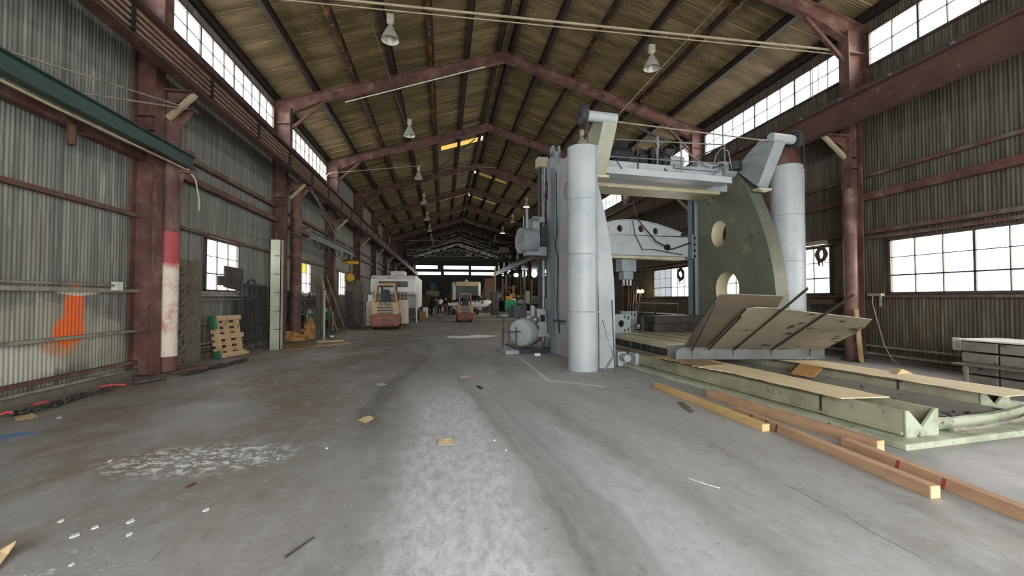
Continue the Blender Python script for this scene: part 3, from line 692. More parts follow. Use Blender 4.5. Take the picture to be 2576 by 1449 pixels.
# drive motors lying along the bridge
def motor(x0, x1, y, z, r, mat, tail=None):
    m_ = gb(); m_.cyl((x0, y, z), (x1, y, z), r, n=22); m_.lathe((x0, y, z), [(r, 0), (r * .8, -.06), (0, -.07)], 22, (1, 0, 0)); m_.box(x0 + .1, x1 - .1, y - r * .9, y + r * .9, z - r - .12, z - r * .6)
    o = m_.build('drive_motor', mat, mt); k = gb()
    for i in range(7): k.cyl((x0 + .08 + i * (x1 - x0 - .16) / 6 - .01, y, z), (x0 + .08 + i * (x1 - x0 - .16) / 6 + .01, y, z), r * 1.05, n=22)
    k.build('cooling_fin', 'mach_dark', o); kk = gb(); kk.box(x0 + .18, x0 + .45, y - .12, y + .08, z + r * .8, z + r + .14); kk.build('terminal_box', 'black_paint', o, bevel=.01)
    return o
motor(1.42, 1.98, 1.35, 5.42, .18, 'black_paint'); motor(1.98, 2.3, 1.35, 5.30, .13, 'mach_dark'); motor(2.85, 3.15, 1.35, 5.36, .17, 'black_paint')
gb().cyl((3.12, 1.35, 5.36), (3.6, 1.35, 5.36), .15, n=22).build('motor_cover', 'mach_light', mt)
b = gb(); b.box(2.2, 2.45, 1.15, 1.5, 5.0, 5.42); b.box(2.5, 2.62, 1.1, 1.6, 5.0, 5.62); b.build('gearbox', 'black_paint', mt, bevel=.02)
gb().tube([(2.58, .95, 4.8), (2.58, .95, 5.85)], .035, 12).build('cable_post', 'steel', mt)
gb().bar((1.95, .95, 6.02), (2.95, .95, 5.72), .05, .05).build('cable_arm', 'dark_steel', mt)
gb().tube([(2.3, .95, 5.9), (2.6, .93, 5.5), (2.95, .93, 5.35), (3.1, .93, 5.6), (2.9, .93, 5.72), (2.65, .93, 5.55), (2.62, .9, 5.1), (2.66, .72, 4.9), (2.9, .70, 4.7), (3.1, .44, 4.68)], .014, 8).build('cable', 'black_paint', mt)
gb().tube([(.95, .44, 5.0), (1.1, .42, 4.92), (1.25, .42, 4.72)], .014, 8).build('cable', 'black_paint', mt)
# gear box at the right end of the bridge
b = gb(); b.box(4.0, 5.0, 1.2, 2.0, 5.0, 5.35); b.cyl((4.7, 1.2, 5.2), (5.15, 1.2, 5.2), .22, n=20); b.build('gearbox', 'mach_grey', mt, bevel=.02)
gb().cyl((5.0, .9, 5.12), (5.0, .9, 5.34), .16, n=20).build('cable_drum', 'mach_dark', mt)
# pulley arms and counterweight tubes
def pulley_arm(x0, x1, tx0, tx1, mat, dark):
    a = gb(); lo_, hi_ = Vector((0, .65, 4.55)), Vector((0, -.05, 5.52))
    poly = [(x0, .38, 4.62), (x0, 1.35, 5.32), (x0, .42, 5.82), (x0, -.1, 5.55)]
    a.slab([(x0, .42, 4.55), (x0, 1.25, 5.25), (x0, .30, 5.80), (x0, -.15, 5.58)], (x1 - x0, 0, 0))
    arm = a.build('pulley_arm', mat, mt, bevel=.015)
    gb().cyl((tx0, -.02, 5.72), (tx1, -.02, 5.72), .12, n=24).build('arm_tube', 'mach_light', arm)
    e = tx0 if tx0 < x0 else tx1; s = -1 if tx0 < x0 else 1
    w_ = gb(); w_.lathe((e, -.02, 5.72), [(.09, s * .03), (.22, s * .03), (.24, s * .06), (.19, s * .09), (.24, s * .12), (.22, s * .15), (.05, s * .15)], 24, (1, 0, 0)); w_.build('pulley_wheel', 'mach_dark', arm)
    gb().box(x0 - .03, x1 + .03, .33, .55, 4.46, 4.52).build('arm_foot', 'mach_cream', arm)
    gb().tube([(e + s * .09, -.26, 5.72), (e + s * .09, -.26, 4.9)], .012, 6).build('pulley_cable', 'dark_steel', arm)
pulley_arm(.47, .83, .12, .85, 'arm_paint', 0); pulley_arm(5.25, 5.6, 5.25, 5.95, 'mach_grey', 0)
gb().tube([(.85, -.02, 5.66), (5.25, -.02, 5.62)], .018, 10).build('tie_rod', 'conduit', mt)
def weight_tube(cx, cy, r, top, capr=None, z0=0.0):
    n = 36; m_ = gb(); m_.lathe((cx, cy, 0), [(r, z0), (r, top - .02)], n); vs = []
    # slanted open rim
    m_.lathe((cx, cy, 0), [(r, top - .02), (r - .015, top), (r - .03, top - .03), (r - .03, top - .6), (0, top - .6)], n)
    o = m_.build('counterweight_tube', 'mach_light', mt)
    for z in (1.3, 2.56, 3.78):
        if z < top: gb().lathe((cx, cy, 0), [(r + .004, z - .012), (r + .012, z), (r + .004, z + .012)], n).build('tube_band', 'mach_grey', o)
    a = -R(52); ex, ey = math.cos(a), math.sin(a)
    s_ = gb(); s_.bar((cx + ex * (r + .012), cy + ey * (r + .012), z0), (cx + ex * (r + .012), cy + ey * (r + .012), top - .01), .03, .03, (ex, ey, 0)); s_.build('tube_seam', 'mach_grey', o)
    if capr: gb().lathe((cx, cy, 0), [(capr, top - .3), (capr, top + .42), (0, top + .42)], n).build('counterweight', 'red_steel', o)
    return o
weight_tube(.02, 0, .335, 4.98)
weight_tube(6.07, .3, .385, 5.12, .335)
for (u, v, k) in ((1522, 640, .1), (1517, 789, .1)):
    pass
gb().box(.3, .46, -.08, -.04, 2.53, 2.56).build('tube_clip', 'mach_cream', mt); gb().box(.3, .46, -.08, -.04, 1.27, 1.3).build('tube_clip', 'mach_cream', mt)
# ellipse boss on left housing
gb().lathe((.44, 1.95, 4.52), [(.0, -.02), (.2, -.02), (.24, 0), (.26, .03)], 28, (1, 0, 0)).build('round_cover', 'mach_grey', mt)
gb().box(.33, .45, 2.9, 3.0, 0, 5.4).build('cable_track', 'mach_blue', mt)
gb().tube([(.36, 2.55, 5.2), (.40, 2.6, 3.4), (.36, 2.62, 3.1), (.43, 2.6, 2.7), (.40, 2.6, 1.3), (.43, 2.5, .6)], .02, 8).build('cable', 'black_paint', mt)
gb().box(.34, .46, 2.05, 2.75, .95, .98).build('conduit_strap', 'mach_dark', mt)
# top fork and cap on the left column
f = gb(); f.box(.35, .75, 2.95, 3.3, 5.45, 5.75); f.box(.42, .50, 3.0, 3.25, 5.75, 6.12); f.box(.60, .68, 3.0, 3.25, 5.75, 6.12); f.box(.42, .68, 3.0, 3.25, 5.75, 5.95); f.build('top_fork', 'mach_grey', mt, bevel=.02)
f = gb(); f.cyl((.86, 2.7, 5.35), (.86, 2.7, 5.62), .1, n=16); f.cyl((1.0, 2.7, 5.5), (.7, 2.7, 5.56), .07, n=12); f.build('hose_cap', 'dark_steel', mt)
# crossrail with arched top and round holes
zr0 = 2.86
ax = lambda u, v: M(u, v, 1, 2.8)
arch = []
for (u, v) in ((1522, 588), (1522, 562), (1545, 554), (1570, 551), (1600, 551), (1630, 555), (1660, 562), (1690, 572), (1722, 584), (1722, 592)):
    p = ax(u, v); arch.append((p.x, p.z))
arch = [(.9, arch[0][1]), (.9, arch[1][1])] + arch[1:]
hl = []
for (u, v) in ((1567, 572), (1621, 573), (1658, 579)): p = ax(u, v); hl.append(circ(p.x, p.z, .1, .11, 20))
p = ax(1532, 574); hl.append(circ(p.x, p.z, .08, .1, 20))
fn = lambda a, b, t: (a, t, b)
cr = gb().plate(arch[::-1], hl, fn, 2.98, 3.06).build('crossrail_web', 'mach_light', mt)
b = gb(); b.box(.9, 5.05, 2.99, 3.6, 2.92, 3.55); c_ = b.build('crossrail', 'mach_light', mt, bevel=.03)
b = gb(); 
for i in range(2, len(arch) - 2): b.bar((arch[i][0], 3.0, arch[i][1]), (arch[i + 1][0], 3.0, arch[i + 1][1]), .14, .025, (0, 0, 1))
b.build('arch_flange', 'mach_light', c_)
b = gb(); p = ax(1593, 560); b.bar((p.x, 2.97, 3.55), (p.x, 2.97, 4.02), .02, .02); b.build('web_rib', 'mach_grey', c_)
b = gb(); b.box(5.05, 5.2, 2.8, 3.3, 2.85, 3.62); e_ = b.build('end_bracket', 'mach_blue', mt, bevel=.01)
for z in (2.92, 3.1, 3.3, 3.5): gb().cyl((5.12, 2.79, z), (5.12, 2.75, z), .035, n=10).build('bolt', 'black_paint', e_)
b = gb(); b.box(1.2, 5.0, 3.1, 3.5, 2.84, 2.92); b.build('crossrail_underside', 'mach_cream', c_)
gb().tube([(2.9, 2.9, 5.0), (3.1, 2.85, 4.1), (3.3, 2.8, 3.8), (3.75, 2.8, 3.35), (4.3, 2.8, 3.12), (5.0, 2.8, 3.35)], .02, 8).build('cable', 'black_paint', mt)
gb().tube([(3.0, 2.9, 4.0), (3.1, 2.93, 3.55), (3.35, 2.93, 3.1), (3.7, 2.93, 3.12), (4.2, 2.93, 3.05), (4.8, 2.93, 2.98)], .014, 8).build('cable', 'dark_steel', mt)
gb().cyl((4.25, 2.99, 3.2), (4.25, 2.93, 3.2), .1, n=18).build('round_cover', 'black_paint', c_)
# tool head hanging from the crossrail
b = gb(); p = M(1560, 660, 1, 3.6); b.box(p.x, p.x + .5, 3.45, 3.9, 2.45, 2.9); b.box(p.x + .08, p.x + .42, 3.5, 3.85, 2.2, 2.46); b.build('tool_head', 'mach_grey', mt, bevel=.02)
b = gb(); 
for k in range(3): b.cyl((p.x + .12 + k * .12, 3.6, 2.0), (p.x + .12 + k * .12, 3.6, 2.2), .04, n=10)
b.build('tool_holder', 'steel', mt)
# side head on the left column: screws, saddle, drum motor
for x, r_ in ((.16, .045), (.28, .055)): gb().cyl((x, 3.45, .3), (x, 3.45, 5.75), r_, n=14).build('lead_screw', 'steel' if x > .2 else 'dark_steel', mt)
b = gb(); b.box(.08, .40, 3.3, 3.6, 5.55, 5.85); s_ = b.build('screw_cap', 'mach_cream', mt, bevel=.01); gb().lathe((.22, 3.45, 5.85), [(.2, 0), (.2, .06), (.12, .1), (0, .1)], 18).build('cap_lid', 'black_paint', s_)
b = gb(); b.box(.12, .5, 3.2, 3.7, 2.75, 3.75); b.build('side_saddle', 'mach_dark', mt, bevel=.02)
b = gb(); b.box(-.12, .1, 3.2, 3.75, 2.95, 4.0); b.box(-.12, .25, 3.2, 3.4, 3.85, 4.02); b.box(-.1, .3, 3.15, 3.4, 2.85, 3.12); b.build('saddle_bracket', 'mach_grey', mt, bevel=.02)
ad = Vector((1, .12, 0)).normalized(); pc_ = Vector((-.28, 3.25, 3.28)); b = gb(); b.cyl(pc_ - ad * .24, pc_ + ad * .24, .38, n=40); b.cyl(pc_ - ad * .26, pc_ - ad * .24, .05, n=12); d_ = b.build('drum_motor', 'steel_matte', mt, bevel=.012)
gb().box(-.45, -.05, 2.75, 3.1, 2.82, 2.92).build('motor_foot', 'mach_grey', d_)
b = gb(); b.bar((-.28, 3.3, 3.6), (-.28, 3.3, 4.25), .07, .07); b.bar((-.38, 3.3, 3.6), (-.38, 3.3, 4.05), .03, .03); b.build('pipe_stub', 'mach_grey', mt)
# drive unit at the foot of the left column
sk = gb(); sk.box(-.62, .42, 3.0, 4.6, 0, .14); k_ = sk.build('base_plate', 'mach_dark', mt, bevel=.01)
b = gb(); b.lathe((-.28, 3.45, .58), [(0, -.34), (.34, -.33), (.4, -.28), (.4, .28), (.34, .33), (0, .33)], 28, (1, .8, 0)); b.build('drive_motor', 'mach_light', mt)
b = gb(); b.box(-.62, -.22, 3.5, 3.9, 1.0, 1.38); b.build('control_box', 'mach_dark', mt, bevel=.01)
b = gb(); b.box(-.14, -.04, 3.3, 3.45, .9, 1.38); b.build('pipe_stub', 'mach_light', mt, bevel=.02)
b = gb(); b.slab([(.02, 3.2, .45), (.02, 3.2, 1.28), (.26, 3.2, 1.28), (.34, 3.2, .45)], (0, .5, 0)); g_ = b.build('gear_casing', 'mach_light', mt, bevel=.02)
gb().box(.10, .24, 3.18, 3.2, .90, 1.10).build('casing_window', 'black_paint', g_)
b = gb(); b.lathe((-.02, 3.3, .95), [(0, -.06), (.12, -.05), (.14, 0), (.1, .1), (0, .12)], 18, (0, -1, 0)); b.lathe((-.02, 3.3, .72), [(0, -.06), (.13, -.05), (.15, 0), (.1, .1), (0, .12)], 18, (0, -1, 0)); b.build('round_coupling', 'steel', mt)
b = gb(); b.box(.3, .62, 3.15, 3.3, .42, .56); b.build('lever_bracket', 'mach_light', mt, bevel=.01)
b = gb(); b.cyl((.70, 2.78, .38), (.78, 2.75, .34), .3, n=24); b.build('hand_wheel', 'mach_blue', mt)
b = gb(); b.box(.30, .80, 3.3, 3.6, .1, 1.6); b.build('lower_guard', 'mach_blue', mt, bevel=.01)
fr = gb()
for (x, y, z0, z1) in ((-.85, 3.2, .14, .9), (-.85, 3.9, .14, 1.0), (-.62, 3.25, .14, .75), (-.95, 3.6, .1, .7)): fr.bar((x, y, z0), (x, y, z1), .03, .03, (0, 1, 0))
fr.bar((-.98, 3.2, .62), (-.5, 3.2, .62), .03, .04); fr.bar((-.98, 3.2, .62), (-.85, 3.95, .62), .03, .04); fr.bar((-.85, 3.9, 1.0), (-.5, 3.9, 1.0), .03, .04); fr.build('guard_frame', 'dark_steel', mt)
b = gb(); b.box(-1.0, -.6, 3.0, 4.4, 0, .1); b.build('base_plate', 'mach_grey', mt)

# work table of the machine
tb = thing('machine_table', 'long slotted steel work table lying on the machine bed', 'machine table', tuple(T @ Vector((3.2, 1.5, .3))))
tx = lambda y: 1.52 + (y + .95) * .06
b = gb(); b.slab([(tx(-.95), -.95, .62), (4.6, -.95, .62), (4.9, 5.5, .62), (tx(5.5), 5.5, .62)], (0, 0, -.1)); b.build('table_top', 'ply_old' if False else 'mach_cream', tb, bevel=.01)
b = gb()
for k in range(5): 
    x = 2.1 + k * .55; b.box(x, x + .03, -.95, 5.4, .6, .625)
b.build('table_slot', 'mach_dark', tb)
b = gb(); b.slab([(tx(-.93) + .03, -.93, .53), (4.55, -.93, .53), (4.8, 5.4, .53), (tx(5.4) + .03, 5.4, .53)], (0, 0, -.15)); side = b.build('table_side', 'mach_dark', tb)
b = gb()
for k in range(7): y = -.8 + k * .5; b.box(tx(y) - .01, tx(y) + .04, y, y + .06, .40, .52)
b.build('side_rib', 'dark_steel', tb)
b = gb(); b.box(1.5, 2.3, -1.0, -.96, .36, .6); b.build('end_plate', 'bar_grey', tb)
# pump unit beside the left foot
b = gb(); b.box(1.0, 1.22, .2, .8, 0, .34); b.cyl((1.1, -.05, .22), (1.1, .2, .22), .09, n=16); solo(b, 'pump_unit', 'mach_light', 'small pale pump block on the floor behind the left machine column', 'pump', bevel=.02)
b = gb(); b.box(1.28, 1.42, -.1, .25, 0, .33); solo(b, 'bearing_block', 'mach_light', 'upright pale bearing block beside the bed, right of the grey column', 'block', bevel=.02)
# hollow cube blocks and dark beams standing on the table
def cube_block(x, y, z, s, label, rz=0.0):
    t = thing('slotted_cube_block', label, 'fixture block', tuple(T @ Vector((x + s / 2, y + s / 2, z))), 'hollow grey fixture blocks on the machine table')
    h = [circ(s * .45, s * .5, s * .17, s * .19, 20)] + [rect(s * a, s * a + s * .09, s * b_, s * b_ + s * .2) for a, b_ in ((.82, .08), (.82, .70))] + [rect(s * .62, s * .70, s * b_, s * b_ + s * .15) for b_ in (.06, .78)]
    gb().plate(rect(0, s, 0, s), h, lambda a, b, t_: (x + a, y + t_, z + b), 0, .06).build('front_face', 'mach_grey', t)
    b = gb(); b.box(x, x + s, y + .06, y + s * 1.3, z + s - .04, z + s); b.box(x, x + .03, y + .06, y + s * 1.3, z, z + s); b.box(x + s - .03, x + s, y + .06, y + s * 1.3, z, z + s); b.build('block_body', 'mach_dark', t)
p = M(1543, 835, 1, 2.1)
cube_block(1.80, 1.9, .627, .52, 'pale hollow fixture block at the left end of the table, next to the grey column')
cube_block(2.75, 3.2, .627, .56, 'darker hollow fixture block further back on the table, right of the first')
for k, (zz, lb) in enumerate(((.627, 'lower of two dark steel beams stacked on the machine table'), (.856, 'upper of two dark steel beams stacked on the machine table'))):
    b = gb(); b.box(3.15 + .02 * k, 5.0, 2.0, 2.7, zz, zz + .225); solo(b, 'steel_beam', 'dark_steel', lb, 'steel beam', 'dark beams stacked on the table', bevel=.01)
b = gb(); b.cyl((3.0, 2.4, .627), (3.0, 2.4, 1.02), .07, n=14); b.cyl((3.0, 2.4, .627), (3.0, 2.4, .66), .14, n=14); solo(b, 'clamp_post', 'dark_steel', 'short round clamp post left of the dark beams on the table', 'clamp')
b = gb(); p = M(1597, 830, 2, .625); b.box(p.x, p.x + .1, p.y, p.y + .05, .62, .65); b.box(p.x + .14, p.x + .26, p.y, p.y + .05, .62, .65); solo(b, 'small_clamp', 'black_paint', 'small black clamp pieces lying on the pale table top', 'clamp')

# bed: two long troughs with plywood covers and the chip pan between them
bd = thing('machine_bed', 'long pale green cast machine bed running toward the camera', 'machine bed', tuple(T @ Vector((2.5, -1.5, 0))))
b = gb(); b.box(1.12, 4.9, -5.62, 6.5, 0, .07); b.build('bed_plinth', 'bed_white', bd, bevel=.015)
def bedrail(x0, x1, y0, nm, mat='bed_green'):
    b = gb(); b.box(x0, x0 + .03, y0, 6.0, .07, .36); b.box(x1 - .03, x1, y0, 6.0, .07, .36); b.box(x0, x1, y0 + .9, 6.0, .30, .36)
    b.box(x0, x1, y0, 6.0, .07, .09)
    o = b.build(nm, mat, bd, bevel=.004)
    c = gb(); xm = (x0 + x1) / 2
    c.slab([(x0, y0 - .01, .07), (x0, y0 - .01, .36), (x0 + .05, y0 - .01, .36), (xm, y0 - .01, .17), (x1 - .05, y0 - .01, .36), (x1, y0 - .01, .36), (x1, y0 - .01, .07)], (0, .03, 0)); c.build('end_cap', 'bed_white', o)
    c = gb(); c.box(x0 - .025, x0, y0 + .02, 6.0, .10, .125); c.build('ledge', mat, o)
    c = gb(); c.box(x0 - .006, x0, y0 + .95, y0 + .98, .08, .36); c.build('joint_seam', 'mach_dark', o)
    return o
bedrail(1.36, 1.86, -5.45, 'bed_rail'); bedrail(3.42, 3.98, -5.0, 'bed_rail')
b = gb(); n = 10
pts = [(1.9 + 1.5 * i / n, .20 - .10 * math.sin(math.pi * i / n)) for i in range(n + 1)]
vs = []
for y in (-5.35, 6.0):
    for x, z in pts: vs.append((x, y, z))
b.add(vs, [(i, i + 1, n + 2 + i, n + 1 + i) for i in range(n)], True); b.build('chip_pan', 'trough', bd)
b = gb(); b.slab([(1.88, -5.36, .08), (3.6, -5.36, .08), (3.6, -5.36, .26), (3.3, -5.36, .22), (2.9, -5.36, .19), (2.3, -5.36, .19), (1.88, -5.36, .22)], (0, .06, 0)); b.build('pan_lip', 'bed_white', bd)
pipe([T @ Vector(p) for p in ((2.0, -5.5, .12), (2.5, -5.5, .11), (3.2, -5.48, .14), (3.9, -5.3, .18), (4.6, -5.1, .2))], .022, 'conduit', 'pale hose lying along the near end of the machine bed', 'hose', 'hose')
# chips in the pan
rnd = random.Random(5); b = gb()
for k in range(260):
    y = rnd.uniform(-5.2, -1.5); x = 2.55 + rnd.gauss(0, .22) + (y + 5) * -.02; s_ = rnd.uniform(.012, .045); z = .215 - .10 * math.sin(math.pi * max(0, min(1, (x - 1.9) / 1.5)))
    if not 2.0 < x < 3.3: continue
    a = rnd.uniform(0, 3.14); b.bar((x - s_ * math.cos(a), y - s_ * math.sin(a), z), (x + s_ * math.cos(a), y + s_ * math.sin(a), z + rnd.uniform(0, .02)), s_ * .7, .012)
tag(b.build('metal_chips', 'black_paint'), 'dark metal chips scattered in the grey pan between the bed rails', 'metal chips', kind='stuff')
# plywood covers (ragged long edges)
def ragged(pts_l, pts_r, z, name, label, mat='ply', th=.012, seed=1, jag=.02, grp=None):
    rn = random.Random(seed); out = []
    def sub(pts):
        o = []
        for a, b_ in zip(pts[:-1], pts[1:]):
            for i in range(10): t = i / 10; o.append(((a[0] + (b_[0] - a[0]) * t) + rn.uniform(-jag, jag) * (1 if 0 < i else .3), a[1] + (b_[1] - a[1]) * t))
        o.append(pts[-1]); return o
    L = sub(pts_l); Rr = sub(pts_r); poly = L + Rr[::-1]
    b = gb(); b.plate(poly, [], lambda a, b_, t: (a, b_, z + t), 0, th); return solo(b, name, mat, label, 'plywood', grp)
ragged([(1.24, -4.85), (1.30, -3.0), (1.15, -2.2)], [(1.88, -4.95), (1.95, -3.0), (2.02, -1.6)], .365, 'plywood_strip', 'long tan plywood strip covering the nearer left bed rail', seed=3, grp='plywood strips over the bed rails')
ragged([(1.15, -2.35), (1.18, -1.6), (1.05, -1.0)], [(1.75, -2.35), (1.9, -1.6), (1.9, -.9)], .379, 'plywood_strip', 'broken splintered plywood piece under the grey bar, on the left bed rail', 'ply_old', seed=5, jag=.05, grp='plywood strips over the bed rails')
ragged([(3.30, -5.3), (3.33, -3.0), (3.35, .4)], [(4.0, -5.3), (3.98, -3.0), (3.95, .4)], .365, 'plywood_strip', 'long bright plywood strip covering the right bed rail by the wall', seed=9, grp='plywood strips over the bed rails')
b = gb(); b.slab([(3.0, -2.55, .20), (3.35, -2.45, .36), (3.42, -2.85, .36), (3.06, -2.95, .20)], (0, 0, .02)); solo(b, 'cardboard_piece', 'card', 'brown board scrap leaning inside the right bed rail', 'cardboard')
b = gb(); p = M(2275, 938, 2, .40); b.slab([(p.x - .16, p.y, .38), (p.x, p.y + .03, .46), (p.x + .2, p.y, .38)], (.03, .12, 0)); solo(b, 'folded_card', 'card_pale', 'pale folded sheet standing like a tent on the right plywood strip', 'cardboard')

# tilted deflector plates on a long angle bar, resting on the bed
P0 = T @ M(1700, 905, 2, .385); P1 = T @ M(2075, 905, 2, .385)
ch = thing('chip_deflector', 'tilted rusty steel deflector plates on a long grey bar across the bed', 'deflector plate', tuple((P0 + P1) / 2))
e = (P1 - P0).normalized(); nrm = Vector((-e.y, e.x, 0)); up = Vector((0, 0, 1)); hB = .24
def W(pt, s_, n_, z_): return pt + e * s_ + nrm * n_ + up * z_
Lb = (P1 - P0).length
b = MB()
prof = [(0, 0), (Lb, 0), (Lb, hB), (.14, hB), (.05, hB - .03), (0, hB - .09)]
b.slab([P0 + e * a + up * z_ for a, z_ in prof], nrm * .03); b.bar(P0 + nrm * .12 + up * .008, P1 + nrm * .12 + up * .008, .24, .016); b.build('angle_bar', 'bar_dark', ch, bevel=.006)
VPd = ray(1509, 1180); D = -VPd.normalized()           # plates rise in this direction
top0 = P0 + up * (hB - .01) + nrm * .02; pn = e.cross(D).normalized()
def on(u, v, lift=0.0):
    r = ray(u, v); o = Vector((0, 0, CH)); q = top0 + pn * lift; t = (q - o).dot(pn) / r.dot(pn); return o + r * t
thk = pn * .012 * (1 if pn.z > 0 else -1); upn = pn if pn.z > 0 else -pn
b = MB(); b.slab([on(1722, 873, 0), on(1745, 835), on(1812, 741), on(1860, 741), on(1972, 746), on(1955, 773), on(1884, 775), on(1868, 792), on(1780, 873)], thk); b.build('deflector_plate', 'plate_brown', ch)
b = MB(); P2 = [(1779, 872), (1836, 812), (1868, 783), (1878, 772), (1900, 768), (1950, 770), (2040, 781), (2120, 790), (2192, 799), (2176, 817), (2150, 834), (2060, 880), (2040, 881)]
b.slab([on(u, v) - upn * .035 for u, v in P2], thk * 1.0); b.build('deflector_plate', 'plate_steel', ch)
for (a, c, w_) in (((1741, 873), (1800, 752), .05), ((1782, 873), (1864, 787), .05), ((1846, 873), (2030, 716), .05), ((1941, 873), (2146, 732), .05)):
    b = MB(); pa = on(*a) - upn * .05; pb = on(*c) - upn * .05; b.bar(pa, pb, .010, .035, upn); b.build('stiffener_rib', 'rib_steel', ch)
for u in (1741, 1844, 1940, 2037):
    q = T @ M(u, 890, 2, .5); s_ = (q - P0).dot(e)
    # tab in front of the bar
    pa = P0 + e * ((aZ(u, 905, .385) - P0).dot(e)); b = MB(); b.slab([pa - e * .008 + up * .06, pa - e * .008 + up * hB, pa - e * .008 + up * hB - nrm * .05, pa - e * .008 + up * .09 - nrm * .02], e * .016); b.build('tab', 'bar_dark', ch)
# two loose bars leaning at the left column
b = MB(); b.bar(aZ(1515, 938, .01), T @ Vector((.42, -.28, 1.05)), .03, .03); 
solo(MB().tube([aZ(1518, 936, .02), T @ Vector((.55, -.42, .35)), T @ Vector((.42, -.38, .8)), T @ Vector((.33, -.36, 1.12))], .02, 8), 'bent_rod', 'steel', 'bent steel rod leaning against the front of the grey tube', 'steel rod')
solo(MB().tube([aZ(1547, 938, .02), T @ Vector((.62, -.22, 1.55))], .014, 8), 'thin_rod', 'dark_steel', 'straight dark rod leaning against the grey column, right of the bent one', 'steel rod')

# timbers on the floor
def timber(p, q, w_, h_, label, mat='timber', marks=(), z0=0.0, mark_mat='paint_red'):
    p = Vector((p[0], p[1], z0 + h_ / 2)); q = Vector((q[0], q[1], z0 + h_ / 2)); d = (q - p).normalized()
    t = thing('timber_beam', label, 'timber', tuple((p + q) / 2 - Vector((0, 0, h_ / 2))), 'squared timbers on the floor beside the bed')
    b = MB(); n = 6
    b.bar(p, q, w_, h_); o = b.build('beam', mat, t, bevel=.004)
    b = MB(); b.bar(q, q + d * .004, w_ * .94, h_ * .94); b.bar(p - d * .004, p, w_ * .94, h_ * .94); b.build('end_grain', 'timber_end', t)
    sx = d.cross(Vector((0, 0, 1)))
    for k, s_ in enumerate(marks):
        c = p + d * s_ + sx * (w_ / 2 + .001) * (1 if sx.x < 0 else -1); MB().bar(c - Vector((0, 0, h_ * .45)), c + Vector((0, 0, h_ * .45)) + d * .02, .002, .03, d).build('paint_mark', mark_mat, t)
    return t
z9 = .095
f1 = aZ(1652, 975); f2 = aZ(1921, 1086)
timber((f1.x, f1.y), (f2.x + .03, f2.y), .10, .09, 'yellowish timber lying nearest the aisle, shortest of the floor timbers', 'timber_yellow')
g1 = aZ(1777, 998); g2 = aZ(2212, 1140); timber((g1.x + .05, g1.y), (g2.x + .04, g2.y + .02), .10, .12, 'brown timber lying against the machine bed, behind the others')
h1 = aZ(1850, 1042); h2 = aZ(2345, 1255); timber((h1.x + .03, h1.y), (h2.x + .03, h2.y), .09, .10, 'long brown timber in the middle with dark cross bands', 'timber', (.35, .62, .8), mark_mat='rust')
k1 = aZ(2118, 1125); k2 = aZ(2640, 1335); timber((k1.x + .04, k1.y), (k2.x, k2.y), .09, .10, 'timber with red paint marks running out of the right edge of the photo', 'timber', (.62, 1.02))
sc.view_settings.view_transform = 'Standard'; sc.view_settings.look = 'None'; sc.view_settings.gamma = 1.0
sc.view_settings.use_curve_mapping = False; sc.view_settings.exposure = 0.0
sc.cycles.use_denoising = True
# ------------------------------------------------------------------ left side of the hall
def jib(mx, my, ztop, r, bx, by0, by1, zb, dep, label, mats, rods, paint=False, grp='wall jib cranes along the left wall'):
    t = thing('jib_crane', label, 'jib crane', (mx, my, 0), grp)
    m_ = MB().cyl((mx, my, .03), (mx, my, ztop), r, n=28); ms = m_.build('mast', 'red_steel', t)
    MB().box(mx - r * 1.15, mx + r * 1.15, my - r * 1.0, my + r * 1.15, 0, .035).build('base_plate', 'dark_steel', ms)
    if paint:
        MB().lathe((mx, my, 0), [(r + .003, 2.35), (r + .003, 3.02)], 28).build('red_band', 'paint_red', ms)
        MB().lathe((mx, my, 0), [(r + .003, .35), (r + .003, 1.2), (r + .003, 2.35)], 28).build('white_band', 'white_worn', ms)
    MB().ibeam((bx, by0, zb), (bx, by1, zb), dep, .17, .012, .018).build('boom', mats, t)
    k = MB(); k.box(min(mx, bx) - .05, max(mx, bx) + .06, my - .06, my + .06, zb - .25, zb - .18); k.box(mx - .02, mx + .03, my - .05, my + .05, zb - .25, zb + .24); k.box(min(mx, bx) - .05, max(mx, bx) + .06, my - .08, my + .08, zb + .16, zb + .24); k.slab([(mx + r, my - .01, zb - .25), (mx + r + .12, my - .01, zb - .25), (mx + r, my - .01, zb - .7)], (0, .02, 0))
    k.build('boom_bracket', 'red_steel', t)
    k = MB(); k.box(mx - .05, bx + .1, my - .12, my + .12, ztop - .05, ztop + .02); k.slab([(mx + r * .8, my - .01, ztop), (bx + .1, my - .01, ztop), (mx + r, my - .01, ztop - .45)], (0, .02, 0)); k.build('mast_head', 'red_steel', t)
    for q in rods: MB().tube([(bx, my + .05, ztop + .03), (bx, q, zb + dep / 2)], .018, 8).build('tie_rod', 'conduit', t)
    return t
t_ = NT('white_worn'); f_ = t_.ramp(t_.noise(2.2, 5, t_.mapped((1, 1, .8)), .7), .5, .68); x_, y_, z_ = t_.xyz()
c_ = t_.mix(f_, rgb('#d6c9b8'), rgb('#b98078')); c_ = t_.mix(t_.ramp(t_.math('ADD', z_, t_.math('MULTIPLY', t_.noise(3, 3), .4)), 2.35, 2.6), c_, rgb('#b5484a')); MATS['white_worn'] = t_.done(c_, .6)
jib(-5.885, 10.36, 5.72, .19, -5.5, 10.5, 2.3, 4.56, .28, 'near jib crane with dark green boom and red-and-white painted mast', 'jib_green', (6.2, 7.4), True)
jib(-5.66, 17.78, 5.9, .2, -5.2, 18.0, 26.2, 4.12, .26, 'second jib crane with pale green boom, reaching away past the workbench', 'jib_green_pale', (23.4, 25.6))
